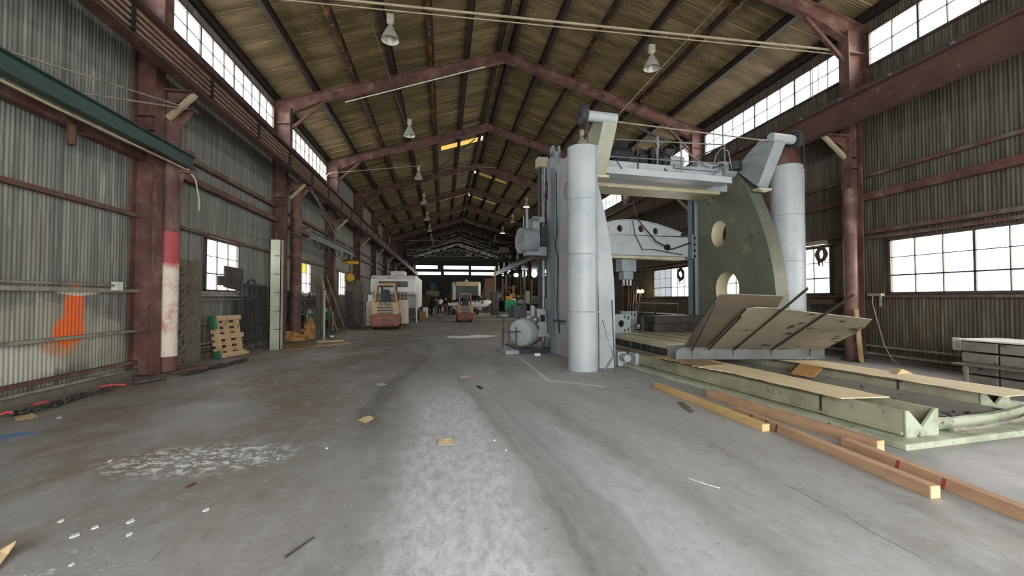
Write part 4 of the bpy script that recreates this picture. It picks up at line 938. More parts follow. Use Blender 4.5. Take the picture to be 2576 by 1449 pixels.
pipe([(-5.5, 10.3, 4.40), (-5.42, 10.45, 4.2), (-5.40, 10.55, 3.8), (-5.42, 10.6, 3.55)], .018, 'channel_pale', 'loose pale cable end drooping from the near green boom', 'cable', 'cable')
pipe([(-5.52, 3.0, 4.36), (-5.52, 7, 4.33), (-5.52, 10.3, 4.38)], .022, 'tan_paint', 'tan cable running under the near green boom', 'cable', 'cable')
b = MB(); p = aX(172, 330, -6.05); b.cyl((-6.0, p.y, p.z - .22), (-6.0, p.y, p.z + .1), .06, n=14); b.bar((-6.2, p.y + .05, p.z + .35), (-6.0, p.y, p.z + .1), .05, .05); b.bar((-6.0, p.y, p.z), (-6.05, p.y + .5, p.z + .1), .05, .05)
solo(b, 'wall_bracket', 'rust', 'small brown bracket with short round stub on the red wall beam', 'bracket')
for k, (u, v) in enumerate(((1090, 0),)): pass
# upright notched slab
t = thing('notched_slab', 'tall rough brown slab with hook notches, standing beside the red and white mast', 'slab', (-6.1, 11.4, 0))
b = MB(); b.box(-6.19, -6.04, 10.95, 12.02, 0, 2.5); b.build('slab_body', 'stone', t, bevel=.03)
for k in range(6):
    z = .35 + k * .36; b = MB(); b.slab([(-6.04, 10.95, z), (-5.94, 11.0, z + .06), (-5.90, 11.10, z + .2), (-6.04, 11.25, z + .02)], (.01, 0, -.05)); b.build('hook_notch', 'stone', t)
# dark square panel by the window
t = thing('hanging_board', 'dark brown square board hanging in front of the first left wall window', 'panel', (-6.0, 13.6, 1.75))
pa, pb = aX(566, 668, -6.0), aX(614, 677, -6.0); pc, pd = aX(608, 733, -6.0), aX(565, 722, -6.0)
MB().slab([pa, pb, pc, pd], (-.04, 0, 0)).build('panel_board', 'dark_steel', t, bevel=.01)
p = aX(556, 706, -6.0); MB().box(-6.04, -5.98, p.y - .12, p.y + .35, p.z - .13, p.z + .13).build('panel_bracket', 'dark_steel', t)
MB().tube([(-6.02, pc.y, pc.z + .1), (-6.1, pc.y, 1.70)], .02, 8).build('support_rod', 'rust', t)
# pallet leaning on the wall
pal = thing('wooden_pallet', 'wooden pallet with green corner blocks leaning on the left wall', 'pallet', (-5.75, 12.85, 0))
A = Matrix.Translation((-5.80, 12.4, 0.01)) @ Matrix.Rotation(R(-14), 4, 'Z') @ Matrix.Rotation(R(-10), 4, 'Y')
b = MB(A)
for z in (0, .5, 1.0): MB(A).box(0, .02, 0, 1.0, z, z + .13).build('deck_board', 'pallet_wood', pal)
for y in (.06, .42, .82): MB(A).box(-.10, 0, y, y + .1, 0, 1.13).build('stringer', 'pallet_wood', pal)
for z in (.0, .17, .34, .5, .68, .84, 1.0): MB(A).box(-.125, -.10, 0, 1.0, z, z + .1).build('back_board', 'pallet_wood', pal)
for z0, z1 in ((0, .2), (.78, 1.14)): MB(A).box(-.11, .025, -.03, .08, z0, z1).build('corner_block', 'green_paint', pal)
b = MB(); b.slab([(-5.95, 13.6, 0), (-5.8, 13.98, 0), (-6.12, 14.0, 1.1), (-6.2, 13.6, 1.12)], (-.02, .01, 0)); solo(b, 'steel_sheet', 'dark_steel', 'narrow dark steel sheet leaning right of the pallet', 'steel sheet')
b = MB(); p = aZ(619, 889); b.box(p.x - .05, p.x + .05, p.y - .05, p.y + .07, 0, .08); solo(b, 'wood_block', 'card_pale', 'small pale wood block on the floor right of the pallet', 'wood block')
# chain storage rack
rk = thing('chain_rack', 'dark rack panel of hooks against the left wall, before the pale upright channel', 'rack', (-6.0, 15.1, 0))
y0, y1 = 14.15, 16.3; b = MB(); b.box(-6.16, -6.13, y0, y1, .15, 2.05); b.build('back_panel', 'mach_dark', rk)
for z in (.75, 1.35, 1.95): MB().tube([(-5.96, y0, z), (-5.96, y1, z)], .018, 8).build('hook_rail', 'dark_steel', rk)
for y in (y0 + .02, (y0 + y1) / 2, y1 - .02): MB().bar((-6.02, y, 0), (-6.02, y, 2.05), .05, .05).build('upright', 'dark_steel', rk)
def chain_mesh(pts, r=.028, w=.009):
    b = MB()
    for k in range(len(pts) - 1):
        a, c = Vector(pts[k]), Vector(pts[k + 1]); d = (c - a).normalized(); up_ = Vector((0, 0, 1)) if abs(d.z) < .9 else Vector((0, 1, 0)); e1 = d.cross(up_).normalized()
        if k % 2: e1 = d.cross(e1).normalized()
        L = (c - a).length * .72; mid = (a + c) / 2; loop = []
        for i in range(10): an = 2 * math.pi * i / 10; loop.append(mid + d * math.cos(an) * L + e1 * math.sin(an) * r)
        loop.append(loop[0]); b.tube(loop, w, 5)
    return b
rnd = random.Random(11); first = None; n_ = 0
for z in (1.95, 1.35, .75):
    for k in range(7):
        y = y0 + .17 + k * .295 + rnd.uniform(-.03, .03); n_ += 1
        if first is None:
            first = chain_mesh([(0, 0, -.075 * i) for i in range(9)], .034, .013).build('chain_sling', 'dark_steel', org=(0, 0, 0)); o = first
        else: o = copy_tree(first)
        o.location = (-5.93, y, z); o.scale = (1, 1, rnd.uniform(.75, 1.0))
        row = {1.95: 'top', 1.35: 'middle', .75: 'bottom'}[z]
        tag(o, 'dark chain sling on the %s rack rail, %s from the camera side' % (row, ['first', 'second', 'third', 'fourth', 'fifth', 'sixth', 'seventh'][k]), 'chain', 'chain slings hanging on the wall rack')
for q, lb in ((14.45, 'round coil of black hose over the near end of the chain rack'), ):
    b = MB(); 
    for j in range(4): b.tube([(-5.90 + .015 * j, q + .42 * math.cos(a) * (1 - .05 * j), 1.78 + .40 * math.sin(a)) for a in [math.pi * (-.1 + 1.2 * i / 20) for i in range(21)]], .022, 8)
    solo(b, 'hose_coil', 'mach_dark', lb, 'hose')
# tall pale channel
t = thing('steel_channel', 'tall pale steel channel standing upright in front of the chain rack', 'steel channel', (-5.2, 14.45, 0))
b = MB(); b.box(-5.34, -5.02, 14.4, 14.42, 0, 3.42); b.box(-5.34, -5.32, 14.4, 14.62, 0, 3.42); b.box(-5.04, -5.02, 14.4, 14.62, 0, 3.42); b.build('channel_body', 'channel_pale', t)
for k in range(5): MB().box(-5.2, -5.0, 14.38, 14.4, .62 + k * .57, .64 + k * .57).build('tie_mark', 'rust', t)
pipe([(-5.3, 14.8, 3.42), (-5.3, 14.8, 3.75), (-5.3, 15.0, 3.9), (-5.35, 17.4, 3.92)], .03, 'dark_steel', 'bent dark pipe joining the pale channel to the second mast', 'bent_pipe', 'pipe')
# chains and hooks on the floor
def ground_chain(uv, label, seed=1, mat='dark_steel'):
    rn = random.Random(seed); pts = []
    P = [aZ(u, v, .03) for u, v in uv]
    for a, c in zip(P[:-1], P[1:]):
        n = max(2, int((c - a).length / .062))
        for i in range(n): q = a.lerp(c, i / n); pts.append(q + Vector((rn.uniform(-.03, .03), rn.uniform(-.03, .03), rn.uniform(0, .02))))
    return solo(chain_mesh(pts, .034, .013), 'floor_chain', mat, label, 'chain')
ground_chain([(15, 1046), (90, 1030), (60, 1040), (150, 1012), (130, 1022), (210, 995), (180, 1003), (300, 975)], 'long dark chain heaped along the foot of the near left wall', 3)
ground_chain([(455, 944), (500, 935), (480, 940), (560, 918), (540, 926), (620, 905), (590, 912)], 'dark chain trailing over the floor below the pallet', 8)
for (u0, v0, u1, v1, lb) in ((0, 1043, 32, 1038, 'short red bar at the far left on the floor chain'), (250, 973, 318, 968, 'longer red painted hook bar at the far end of the near floor chain'), (82, 1020, 125, 1012, 'dark red link bar in the middle of the near floor chain')):
    a = aZ(u0, v0, .06); c = aZ(u1, v1, .06); b = MB(); b.tube([a, a.lerp(c, .5) + Vector((0, 0, .02)), c], .022, 8); solo(b, 'red_hook_bar', 'paint_red', lb, 'lifting hook')
b = MB()
for k in range(4): a = aZ(430 + 12 * k, 940 - 4 * k, .05 + .02 * k); b.tube([a, a + Vector((.18, .12, .04)), a + Vector((.36, .3, 0))], .03, 8)
solo(b, 'rag_heap', 'rust', 'small heap of dark bent straps at the foot of the painted mast', 'scrap heap')
b = MB(); 
for k in range(6): a = aZ(335 + 14 * k, 962 - 2 * k, .05); b.cyl(a, a + Vector((.06, .05, 0)), .05 - .004 * k, n=12)
solo(b, 'dark_shackle', 'dark_steel', 'dark round shackle pieces at the foot of the nearest left column', 'shackle')
# workbench, shelves with clutter
wb = thing('workbench', 'cluttered green workbench with back shelves against the left wall', 'workbench', (-5.7, 20, 0))
yb0, yb1 = 18.4, 22.6
MB().box(-6.15, -5.35, yb0, yb1, .92, .98).build('bench_top', 'bench_green', wb, bevel=.01)
MB().box(-5.38, -5.34, yb0, yb1 - .8, .62, .9).build('apron', 'green_paint', wb)
MB().box(-6.1, -5.45, yb0 + .6, yb1 - .9, .18, .22).build('lower_shelf', 'bench_green', wb)
for y in (yb0 + .1, yb0 + 2.0, yb1 - .1):
    for x in (-6.08, -5.42): MB().bar((x, y, 0), (x, y, .92), .07, .07).build('leg', 'channel_pale', wb)
for z in (1.3, 1.62): MB().box(-6.18, -5.85, yb0, yb1 - .5, z, z + .03).build('back_shelf', 'mach_dark', wb)
for y in (yb0, yb1 - .52): MB().box(-6.18, -5.85, y, y + .03, .98, 1.9).build('shelf_end', 'bench_green', wb)
rnd = random.Random(21); cm = ['steel', 'dark_steel', 'white_paint', 'rust', 'mach_dark', 'grey_box', 'channel_pale']; bins = []
kinds = ['box', 'can', 'bar', 'casting']; kn = {'box': 'parts_box', 'can': 'oil_can', 'bar': 'metal_bar', 'casting': 'metal_casting'}
cnt = {}
ordw = ['first', 'second', 'third', 'fourth', 'fifth', 'sixth', 'seventh', 'eighth', 'ninth', 'tenth', 'eleventh', 'twelfth', 'thirteenth', 'fourteenth']
for lvl, (z, xx, n, zl_) in enumerate(((.98, -5.6, 11, 'bench top'), (1.33, -5.98, 10, 'lower back shelf'), (1.65, -5.98, 10, 'upper back shelf'), (.22, -5.7, 6, 'shelf under the bench'))):
    span = (yb1 - yb0 - 1.0)
    for k in range(n):
        y = yb0 + .2 + span * (k + .3) / n; kd = kinds[rnd.randrange(4)]; mm = cm[rnd.randrange(len(cm))]; b = MB(); s_ = rnd.uniform(.07, .13)
        if kd == 'box': b.box(xx - s_, xx + s_, y - s_, y + s_, z, z + s_ * rnd.uniform(.8, 1.7))
        elif kd == 'can': b.lathe((xx, y, z), [(0, 0), (s_ * .6, 0), (s_ * .6, s_ * 1.4), (s_ * .25, s_ * 1.8), (0, s_ * 1.8)], 14)
        elif kd == 'bar': b.bar((xx - .08, y - .16, z + .03), (xx + .1, y + .16, z + rnd.uniform(.04, .24)), .05, .04)
        else: b.lathe((xx, y, z), [(0, 0), (s_, 0), (s_ * .9, s_ * .4), (s_ * .4, s_ * .6), (s_ * .5, s_ * 1.3), (0, s_ * 1.4)], 12); b.bar((xx - s_, y, z + s_), (xx + s_, y + .02, z + s_ * .9), .03, .03)
        solo(b, kn[kd], mm, '%s %s on the %s, %s from the camera' % ({'steel': 'steel grey', 'dark_steel': 'dark brown', 'white_paint': 'whitish', 'rust': 'rusty', 'mach_dark': 'blackish', 'grey_box': 'mid grey', 'channel_pale': 'pale'}[mm], kn[kd].replace('_', ' '), zl_, ordw[k]), kn[kd].split('_')[1], 'workbench clutter')
# upright posts on the floor
for (u, v, h_, w_, mat, lb) in ((801, 857, 2.05, .16, 'dark_steel', 'thick dark upright steel post standing before the workbench'), (815, 853, 1.9, .09, 'channel_pale', 'slim pale upright pipe right of the thick dark post'), (828, 852, 1.95, .05, 'mach_dark', 'thin dark upright post with a cross arm, rightmost of the three posts')):
    p = aZ(u, v); b = MB()
    if w_ > .1: b.ibeam((p.x, p.y, 0), (p.x, p.y, h_), .2, w_, .02, .02)
    elif w_ > .06: b.cyl((p.x, p.y, 0), (p.x, p.y, h_), w_ / 2, n=12)
    else: b.bar((p.x, p.y, 0), (p.x, p.y, h_), w_, w_); b.bar((p.x - .5, p.y, h_ - .02), (p.x + .25, p.y, h_), .03, .03); b.bar((p.x - .2, p.y, h_ - .25), (p.x + .2, p.y, h_ - .25), .03, .03)
    b.box(p.x - .14, p.x + .14, p.y - .14, p.y + .14, 0, .02); solo(b, 'steel_post', mat, lb, 'post')
# crumpled brown paper and floor boards
def crumple(cx, cy, cz, rx, ry, rz, seed, name, mat, label, cat):
    rn = random.Random(seed); b = MB(); n, mrow = 14, 7; vs = []
    for j in range(mrow + 1):
        ph = math.pi / 2 * j / mrow
        for i in range(n):
            a = 2 * math.pi * i / n; k = rn.uniform(.72, 1.15); vs.append((cx + rx * math.cos(a) * math.cos(ph) * k, cy + ry * math.sin(a) * math.cos(ph) * k, cz + max(0, rz * math.sin(ph) * rn.uniform(.75, 1.15))))
    b.add(vs, [(j * n + i, j * n + (i + 1) % n, (j + 1) * n + (i + 1) % n, (j + 1) * n + i) for j in range(mrow) for i in range(n)])
    return solo(b, name, mat, label, cat)
p = aZ(728, 858); crumple(p.x, p.y + .3, 0, .55, .35, .34, 2, 'crumpled_paper', 'card', 'low crumpled heap of brown paper at the foot of the second mast', 'paper heap')
p = aZ(758, 855); crumple(p.x + .1, p.y + .7, 0, .28, .3, .8, 4, 'crumpled_paper', 'card', 'tall crumpled brown paper roll beside the workbench end', 'paper heap')
for k, (uv, lb, mat) in enumerate((([(703, 868), (775, 862), (800, 871), (715, 884)], 'wide grey-brown board lying on the floor by the pale channel', 'ply_old'), ([(772, 868), (880, 861), (884, 864), (778, 873)], 'long thin brown strip of wood on the floor before the posts', 'timber'), ([(790, 858), (860, 855), (865, 858), (800, 862)], 'thin tan strip of wood on the floor, behind the other floor strips', 'ply'))):
    b = MB(); b.slab([aZ(u, v, .004) for u, v in uv], (0, 0, .02)); solo(b, 'floor_board', mat, lb, 'board', 'boards lying on the floor by the workbench')
for k, (u0, v0, u1, v1, x, w_, mat, lb) in enumerate(((848, 832, 822, 715, -5.4, .2, 'ply_old', 'wide tan plank leaning at the third left column, leftmost'), (868, 828, 838, 700, -5.2, .16, 'ply_old', 'dull brown plank leaning at the third left column, middle'), (876, 826, 848, 720, -5.1, .14, 'dark_steel', 'dark plank leaning at the third left column, rightmost'), (812, 842, 799, 703, -5.6, .12, 'timber', 'short orange plank standing behind the thick dark post'))):
    a = aZ(u0, v0, .0) if k < 3 else Vector((-5.2, 20.0, 0)); h_ = 2.75 if k < 3 else 2.3; q = Vector((-6.05, a.y + .35, h_)) if k < 3 else Vector((-5.25, a.y + .1, h_))
    a.x = max(a.x, -5.3) if k < 3 else a.x
    solo(MB().bar(a, q, w_, .04, (1, 0, 0)), 'leaning_plank', mat, lb, 'plank', 'planks leaning on the left wall')
for k, (u, y, h_, w_, mat, lb) in enumerate(((893, 26.2, 2.6, .9, 'stone', 'big grey-green sheet leaning beside the left camper'), (912, 27.4, 2.7, .55, 'plate_brown', 'narrower brown sheet leaning next to the camper'), (880, 25.2, 2.0, .35, 'dark_steel', 'short dark sheet leaning behind the planks'))):
    p = aY(u, 800, y); b = MB(); b.slab([(p.x - w_ / 2, y, 0), (p.x + w_ / 2, y + .15, 0), (p.x + w_ / 2 - .2, y + .6, h_), (p.x - w_ / 2 - .2, y + .45, h_)], (0, .03, 0)); solo(b, 'leaning_sheet', mat, lb, 'sheet')
b = MB(); p = aY(917, 812, 25.6); b.cyl((p.x, 25.6, 0), (p.x, 25.6, 1.9), .13, n=16); b.cyl((p.x, 25.6, 0), (p.x, 25.6, .12), .24, n=16); solo(b, 'round_post', 'grey_box', 'round grey bollard post left of the near forklift', 'post')
b = MB(); p = aZ(833, 848); b.box(p.x - .09, p.x + .09, p.y - .05, p.y + .05, 0, .07); solo(b, 'white_block', 'chalk_white', 'small white block on the floor right of the thin dark post', 'block')
# yellow hoist under the second boom
t = thing('chain_hoist', 'yellow hoist trolley and hook block hanging from the second jib boom', 'hoist', (-5.2, 25.2, 3.0))
MB().box(-5.28, -5.12, 25.0, 25.4, 3.72, 3.99).build('trolley', 'mach_dark', t)
MB().lathe((-5.15, 25.15, 3.55), [(0, 0), (.42, 0), (.46, .06), (.42, .14), (.1, .16), (0, .16)], 24, (.1, -.2, 1)).build('cable_reel', 'yellow', t)
MB().tube([(-5.2, 25.2, 3.6), (-5.2, 25.2, 2.95)], .025, 6).build('hoist_chain', 'dark_steel', t)
MB().lathe((-5.2, 25.2, 2.75), [(0, -.1), (.2, -.09), (.27, 0), (.2, .09), (0, .1)], 20, (.2, -1, 0)).build('hook_block', 'yellow', t)
pts = [(-5.2, 18.6, 3.92)]
for k in range(6):
    pts += [Vector(p_) for p_ in arc((-5.2, 18.6 + k * 1.05, 3.95), (-5.2, 19.65 + k * 1.05, 3.95), .35, 8)[1:]]
pipe(pts, .018, 'black_paint', 'black festoon cable hanging in loops under the second boom', 'festoon_cable', 'cable')

# ------------------------------------------------------------------ text helper (lettering on the machines)
def text(s_, size, mat, parent, loc, rot, name='lettering', squash=1.0):
    cu = bpy.data.curves.new(name, 'FONT'); cu.body = s_; cu.size = size; cu.extrude = .003; cu.align_x = 'CENTER'; cu.align_y = 'CENTER'; cu.offset = size * .02
    o = bpy.data.objects.new(name + '_tmp', cu); COL.objects.link(o); dg = bpy.context.evaluated_depsgraph_get(); dg.update()
    me = bpy.data.meshes.new_from_object(o.evaluated_get(dg)); bpy.data.objects.remove(o); me.materials.clear(); me.materials.append(MATS[mat])
    ob = bpy.data.objects.new(name, me); COL.objects.link(ob); ob.parent = parent; ob.location = loc; ob.rotation_euler = rot; ob.scale = (squash, 1, 1); return ob

# ------------------------------------------------------------------ forklifts (rear toward the camera)
def forklift(x, y, s, label, body, lower, h=2.25, rz=0.0):
    t = thing('forklift', label, 'forklift', (0, 0, 0)); t['_o'] = (0, 0, 0)
    b = MB(); b.slab([(-.55, .0, .16), (-.60, .1, .12), (-.60, 2.0, .2), (.60, 2.0, .2), (.60, .1, .12), (.55, 0, .16)], (0, 0, .52)); cw = b.build('counterweight', lower, t, bevel=.08)
    MB().box(-.07, .07, -.02, .02, .40, .52).build('tow_slot', 'black_paint', cw); MB().box(-.09, .09, -.02, .02, .26, .31).build('lower_slot', 'black_paint', cw)
    b = MB(); b.box(-.56, .56, .06, 1.3, .66, 1.22); hood = b.build('hood', body, t, bevel=.05)
    for k in range(3): MB().box(-.33, .33, .035, .07, .70 + k * .125, .765 + k * .125).build('louver', 'black_paint', hood)
    text('DATSUN', .19, 'dark_steel', hood, (0, .05, 1.12), (R(90), 0, 0), squash=.72)
    b = MB(); b.slab([(-.27, .5, 1.2), (.27, .5, 1.2), (.14, .62, 1.78), (-.14, .62, 1.78)], (0, .12, .0)); b.box(-.28, .28, .55, 1.0, 1.2, 1.32); b.build('seat', 'seat_grey', t, bevel=.02)
    for sx in (-1, 1):
        MB().bar((sx * .50, .12, 1.15), (sx * .36, .30, h - .02), .06, .06, (0, 1, 0)).build('guard_post', body, t)
        MB().bar((sx * .52, 1.75, .9), (sx * .40, 1.25, h - .02), .06, .06, (0, 1, 0)).build('guard_post', lower, t)
    b = MB(); b.box(-.40, .40, .26, .32, h - .05, h + .02); b.box(-.42, .42, 1.2, 1.28, h - .05, h + .02)
    for k in range(6): xx = -.38 + .152 * k; b.box(xx - .015, xx + .015, .3, 1.25, h - .02, h + .01)
    b.build('guard_roof', body, t)
    for sx in (-1, 1):
        MB().bar((sx * .3, 2.15, .1), (sx * .3, 2.15, h + .12), .1, .12, (0, 1, 0)).build('mast_rail', 'dark_steel' if sx < 0 else lower, t)
        w1 = MB(); w1.lathe((sx * .5 - sx * .09, 1.75, .31), [(0, 0), (.2, 0), (.31, .02), (.31, .18), (.2, .2), (0, .2)], 22, (sx, 0, 0)); wh = w1.build('wheel', 'rubber', t)
        w1 = MB(); w1.lathe((sx * .45 - sx * .06, .55, .24), [(0, 0), (.15, 0), (.24, .02), (.24, .14), (.15, .16), (0, .16)], 20, (sx, 0, 0)); w1.build('wheel', 'rubber', t)
        MB().box(sx * .22 - .06, sx * .22 + .06, 2.25, 3.2, .06, .1).build('fork', 'dark_steel', t)
    MB().box(-.36, .36, 2.1, 2.2, h + .02, h + .14).build('mast_crossbar', 'lift_orange', t)
    MB().tube([(0, .95, 1.35), (0, 1.35, 1.15)], .02, 8).build('steering_column', 'dark_steel', t)
    MB().lathe((0, .93, 1.38), [(.17, 0), (.185, .015), (.17, .03)], 20, (0, -.6, 1)).build('steering_wheel', 'black_paint', t)
    t.location = (x, y, 0); t.scale = (s, s, s); t.rotation_euler = (0, 0, rz); t['_o'] = (0, 0, 0); return t
a = aZ(931, 831); c = aZ(1003, 831); forklift((a.x + c.x) / 2, a.y, (c.x - a.x) / 1.2 * .98, 'nearer worn forklift in front of the white camper, rust orange below and cream above', 'lift_cream', 'lift_orange', 2.02, R(3))
a = aZ(1150, 811); c = aZ(1192, 811); forklift((a.x + c.x) / 2, a.y, (c.x - a.x) / 1.2, 'farther forklift parked mid-aisle in front of the white watercraft', 'lift_cream', 'lift_orange', 2.1)
# white steel cabinet between forklift and camper
t = thing('steel_cabinet', 'tall rust-streaked white steel cabinet right behind the nearer forklift', 'cabinet', (-2.6, 25.2, 0))
pl, pr = aY(996, 760, 25.3), aY(1026, 760, 25.3)
MB().box(pl.x - .35, pr.x, 25.3, 26.1, .12, 1.52).build('cabinet_body', 'white_rust', t, bevel=.07)
MB().box(pl.x + .2, pr.x - .1, 25.4, 26.0, 0, .14).build('cabinet_foot', 'rust', t)
b = MB(); xa, xb = pl.x - .05, pr.x - .1
for z in (1.55, 1.9): b.bar((xa, 25.4, z), (xb, 25.4, z), .05, .05)
for k in range(4): xx = xa + (xb - xa) * k / 3; b.bar((xx, 25.4, 1.52), (xx, 25.4, 1.92), .04, .04)
b.build('top_grille', 'rust', t)
t = thing('steel_cabinet', 'lower cream steel cabinet left of the nearer forklift', 'cabinet', (-4.6, 25.0, 0)); pl, pr = aY(920, 760, 25), aY(940, 760, 25)
MB().box(pl.x, pr.x, 25.0, 25.7, .05, 1.42).build('cabinet_body', 'white_rust', t, bevel=.04); MB().box(pl.x + .1, pl.x + .35, 25.1, 25.3, 1.42, 1.8).build('top_box', 'chalk_white', t, bevel=.03)
# ------------------------------------------------------------------ camper trailer, nose to the camera
cy = 27.0; pl, pr = aY(932, 720, cy), aY(1046, 720, cy); zt_, zb_ = aY(990, 692, cy).z, aY(990, 740, cy).z
t = thing('camper_trailer', 'big white camper trailer with a dark wide front window behind the near forklift', 'camper', ((pl.x + pr.x) / 2, 30, 0))
x0, x1 = pl.x, pr.x; b = MB()
prof = [(cy + .35, zt_), (cy + .1, zt_ - .25), (cy, zt_ - .6), (cy + .05, zb_ + .15), (cy + .2, zb_), (cy + 1.2, zb_ - .15), (cy + 2.4, zb_ - .9), (cy + 7.5, zb_ - .9), (cy + 7.5, zt_), (cy + 1, zt_ + .03)]
b.slab([(x0, a, c) for a, c in prof], (x1 - x0, 0, 0)); b.build('camper_body', 'camper_white', t, bevel=.07)
p0_, p1_ = aY(953, 722, cy), aY(1026, 708, cy); MB().box(p0_.x, p1_.x, cy - .03, cy + .1, p0_.z, p1_.z).build('front_window', 'dark_glass', t, bevel=.02)
for u in (941, 978, 986, 995, 1040): p = aY(u, 699, cy); MB().box(p.x - .05, p.x + .05, cy + .06, cy + .25, p.z - .02, p.z + .02).build('marker_light', 'lift_orange', t)
p0_, p1_ = aY(978, 692, cy), aY(1016, 686, cy); MB().box(p0_.x, p1_.x, cy + .8, cy + 1.9, zt_, p1_.z + .15).build('roof_vent', 'white_paint', t, bevel=.05)
for x in (x0 + .2, x1 - .02): MB().bar((x, cy + 1.4, .02), (x, cy + 1.4, zb_ - .1), .09, .09, (0, 1, 0)).build('support_leg', 'white_paint', t)
for y in (cy + 5.2, cy + 6.2):
    for x, sx in ((x0 + .1, 1), (x1 - .1, -1)): MB().lathe((x, y, .36), [(0, 0), (.36, .01), (.36, .2), (0, .21)], 20, (sx, 0, 0)).build('wheel', 'rubber', t)
b = MB(); b.box(x0 + .5, x1 - .5, cy + 2.6, cy + 7, .4, zb_ - .9); b.build('chassis', 'dark_steel', t)
# ------------------------------------------------------------------ white watercraft on a trailer
jy = 35.0; pl, pr = aY(1127, 770, jy), aY(1236, 770, jy); L = pr.x - pl.x
t = thing('watercraft', 'white and black personal watercraft on a trailer, nose to the right', 'watercraft', ((pl.x + pr.x) / 2, jy, .7))
def loft(secs, n=12):
    b = MB(); vs = []
    for (x, w_, z0, z1, zm) in secs:
        for i in range(n):
            a = 2 * math.pi * i / n; yy = math.cos(a) * w_; zz = zm + (z1 - zm) * max(0, math.sin(a)) + (zm - z0) * min(0, math.sin(a)); vs.append((x, jy + yy, zz))
    m_ = len(secs); b.add(vs, [(k * n + i, k * n + (i + 1) % n, (k + 1) * n + (i + 1) % n, (k + 1) * n + i) for k in range(m_ - 1) for i in range(n)], True)
    b.add(vs[:n], [tuple(range(n))]); b.add(vs[-n:], [tuple(range(n))]); return b
x0 = pl.x; zb = .72
loft([(x0, .4, zb + .25, zb + .5, zb + .4), (x0 + L * .3, .55, zb + .1, zb + .62, zb + .42), (x0 + L * .7, .56, zb + .05, zb + .72, zb + .46), (x0 + L * .9, .36, zb + .2, zb + .74, zb + .56), (x0 + L, .05, zb + .52, zb + .68, zb + .6)]).build('hull', 'chalk_white', t)
loft([(x0 + .1 * L, .2, zb + .5, zb + .72, zb + .6), (x0 + L * .3, .24, zb + .5, zb + .85, zb + .6), (x0 + L * .5, .25, zb + .55, zb + .82, zb + .6), (x0 + L * .56, .3, zb + .55, zb + 1.12, zb + .7), (x0 + L * .72, .34, zb + .6, zb + 1.08, zb + .72), (x0 + L * .88, .12, zb + .6, zb + .8, zb + .7)]).build('deck_and_seat', 'black_paint', t)
MB().tube([(x0 + L * .53, jy - .35, zb + 1.15), (x0 + L * .56, jy, zb + 1.2), (x0 + L * .53, jy + .35, zb + 1.15)], .025, 8).build('handlebar', 'black_paint', t)
b = MB()
for k in range(3): b.slab([(x0 + L * (.58 + .08 * k), jy - .52, zb + .45), (x0 + L * (.64 + .08 * k), jy - .53, zb + .5), (x0 + L * (.60 + .09 * k), jy - .45, zb + .72)], (0, .01, 0))
b.build('hull_stripe', 'black_paint', t)
t = thing('boat_trailer', 'low dark trailer carrying the white watercraft', 'trailer', (x0 + L / 2, jy, 0)); b = MB(); b.box(x0 - .2, x0 + L + .3, jy - .35, jy - .27, .48, .56); b.box(x0 - .2, x0 + L + .3, jy + .27, jy + .35, .48, .56); b.build('trailer_frame', 'dark_steel', t)
b = MB(); b.box(x0 + .3, x0 + .4, jy - .5, jy + .5, .56, .82); b.box(x0 + L * .6, x0 + L * .6 + .1, jy - .5, jy + .5, .56, .78); b.build('cradle', 'dark_steel', t)
for yy in (-.62, .5): MB().lathe((x0 + L * .35, jy + yy, .28), [(0, 0), (.28, .01), (.28, .14), (0, .15)], 18, (0, 1, 0)).build('wheel', 'rubber', t)
# ------------------------------------------------------------------ motorhome behind
my = 43.0; pl, pr = aY(1137, 730, my), aY(1209, 730, my); zt_ = aY(1170, 709, my).z
t = thing('motorhome', 'beige motorhome with big dark windshield behind the far forklift', 'motorhome', ((pl.x + pr.x) / 2, my + 3, 0))
b = MB(); b.box(pl.x, pr.x, my, my + 7, .5, zt_); b.build('motorhome_body', 'white_paint', t, bevel=.12)
w0, w1 = aY(1147, 757, my), aY(1203, 720, my); MB().box(w0.x, w1.x, my - .04, my + .05, max(w0.z, 1.3), w1.z).build('windshield', 'dark_glass', t, bevel=.03)
b = MB(); b.box(w0.x - .05, w1.x + .05, my - .12, my + .05, w1.z, zt_ + .02); b.build('visor', 'beige', t, bevel=.03)
for sx, x in ((-1, pl.x), (1, pr.x)): MB().box(x - .05 + sx * .15, x + .05 + sx * .15, my - .1, my, 1.7, 2.2).build('side_mirror', 'dark_steel', t)
for sx, x in ((1, pl.x + .1), (-1, pr.x - .1)): MB().lathe((x, my + 1.2, .42), [(0, 0), (.42, .01), (.42, .25), (0, .26)], 18, (sx, 0, 0)).build('wheel', 'rubber', t)
MB().lathe(((pl.x + pr.x) / 2, my + .5, zt_), [(.2, 0), (.2, .15), (0, .3)], 12).build('roof_vent', 'white_paint', t)
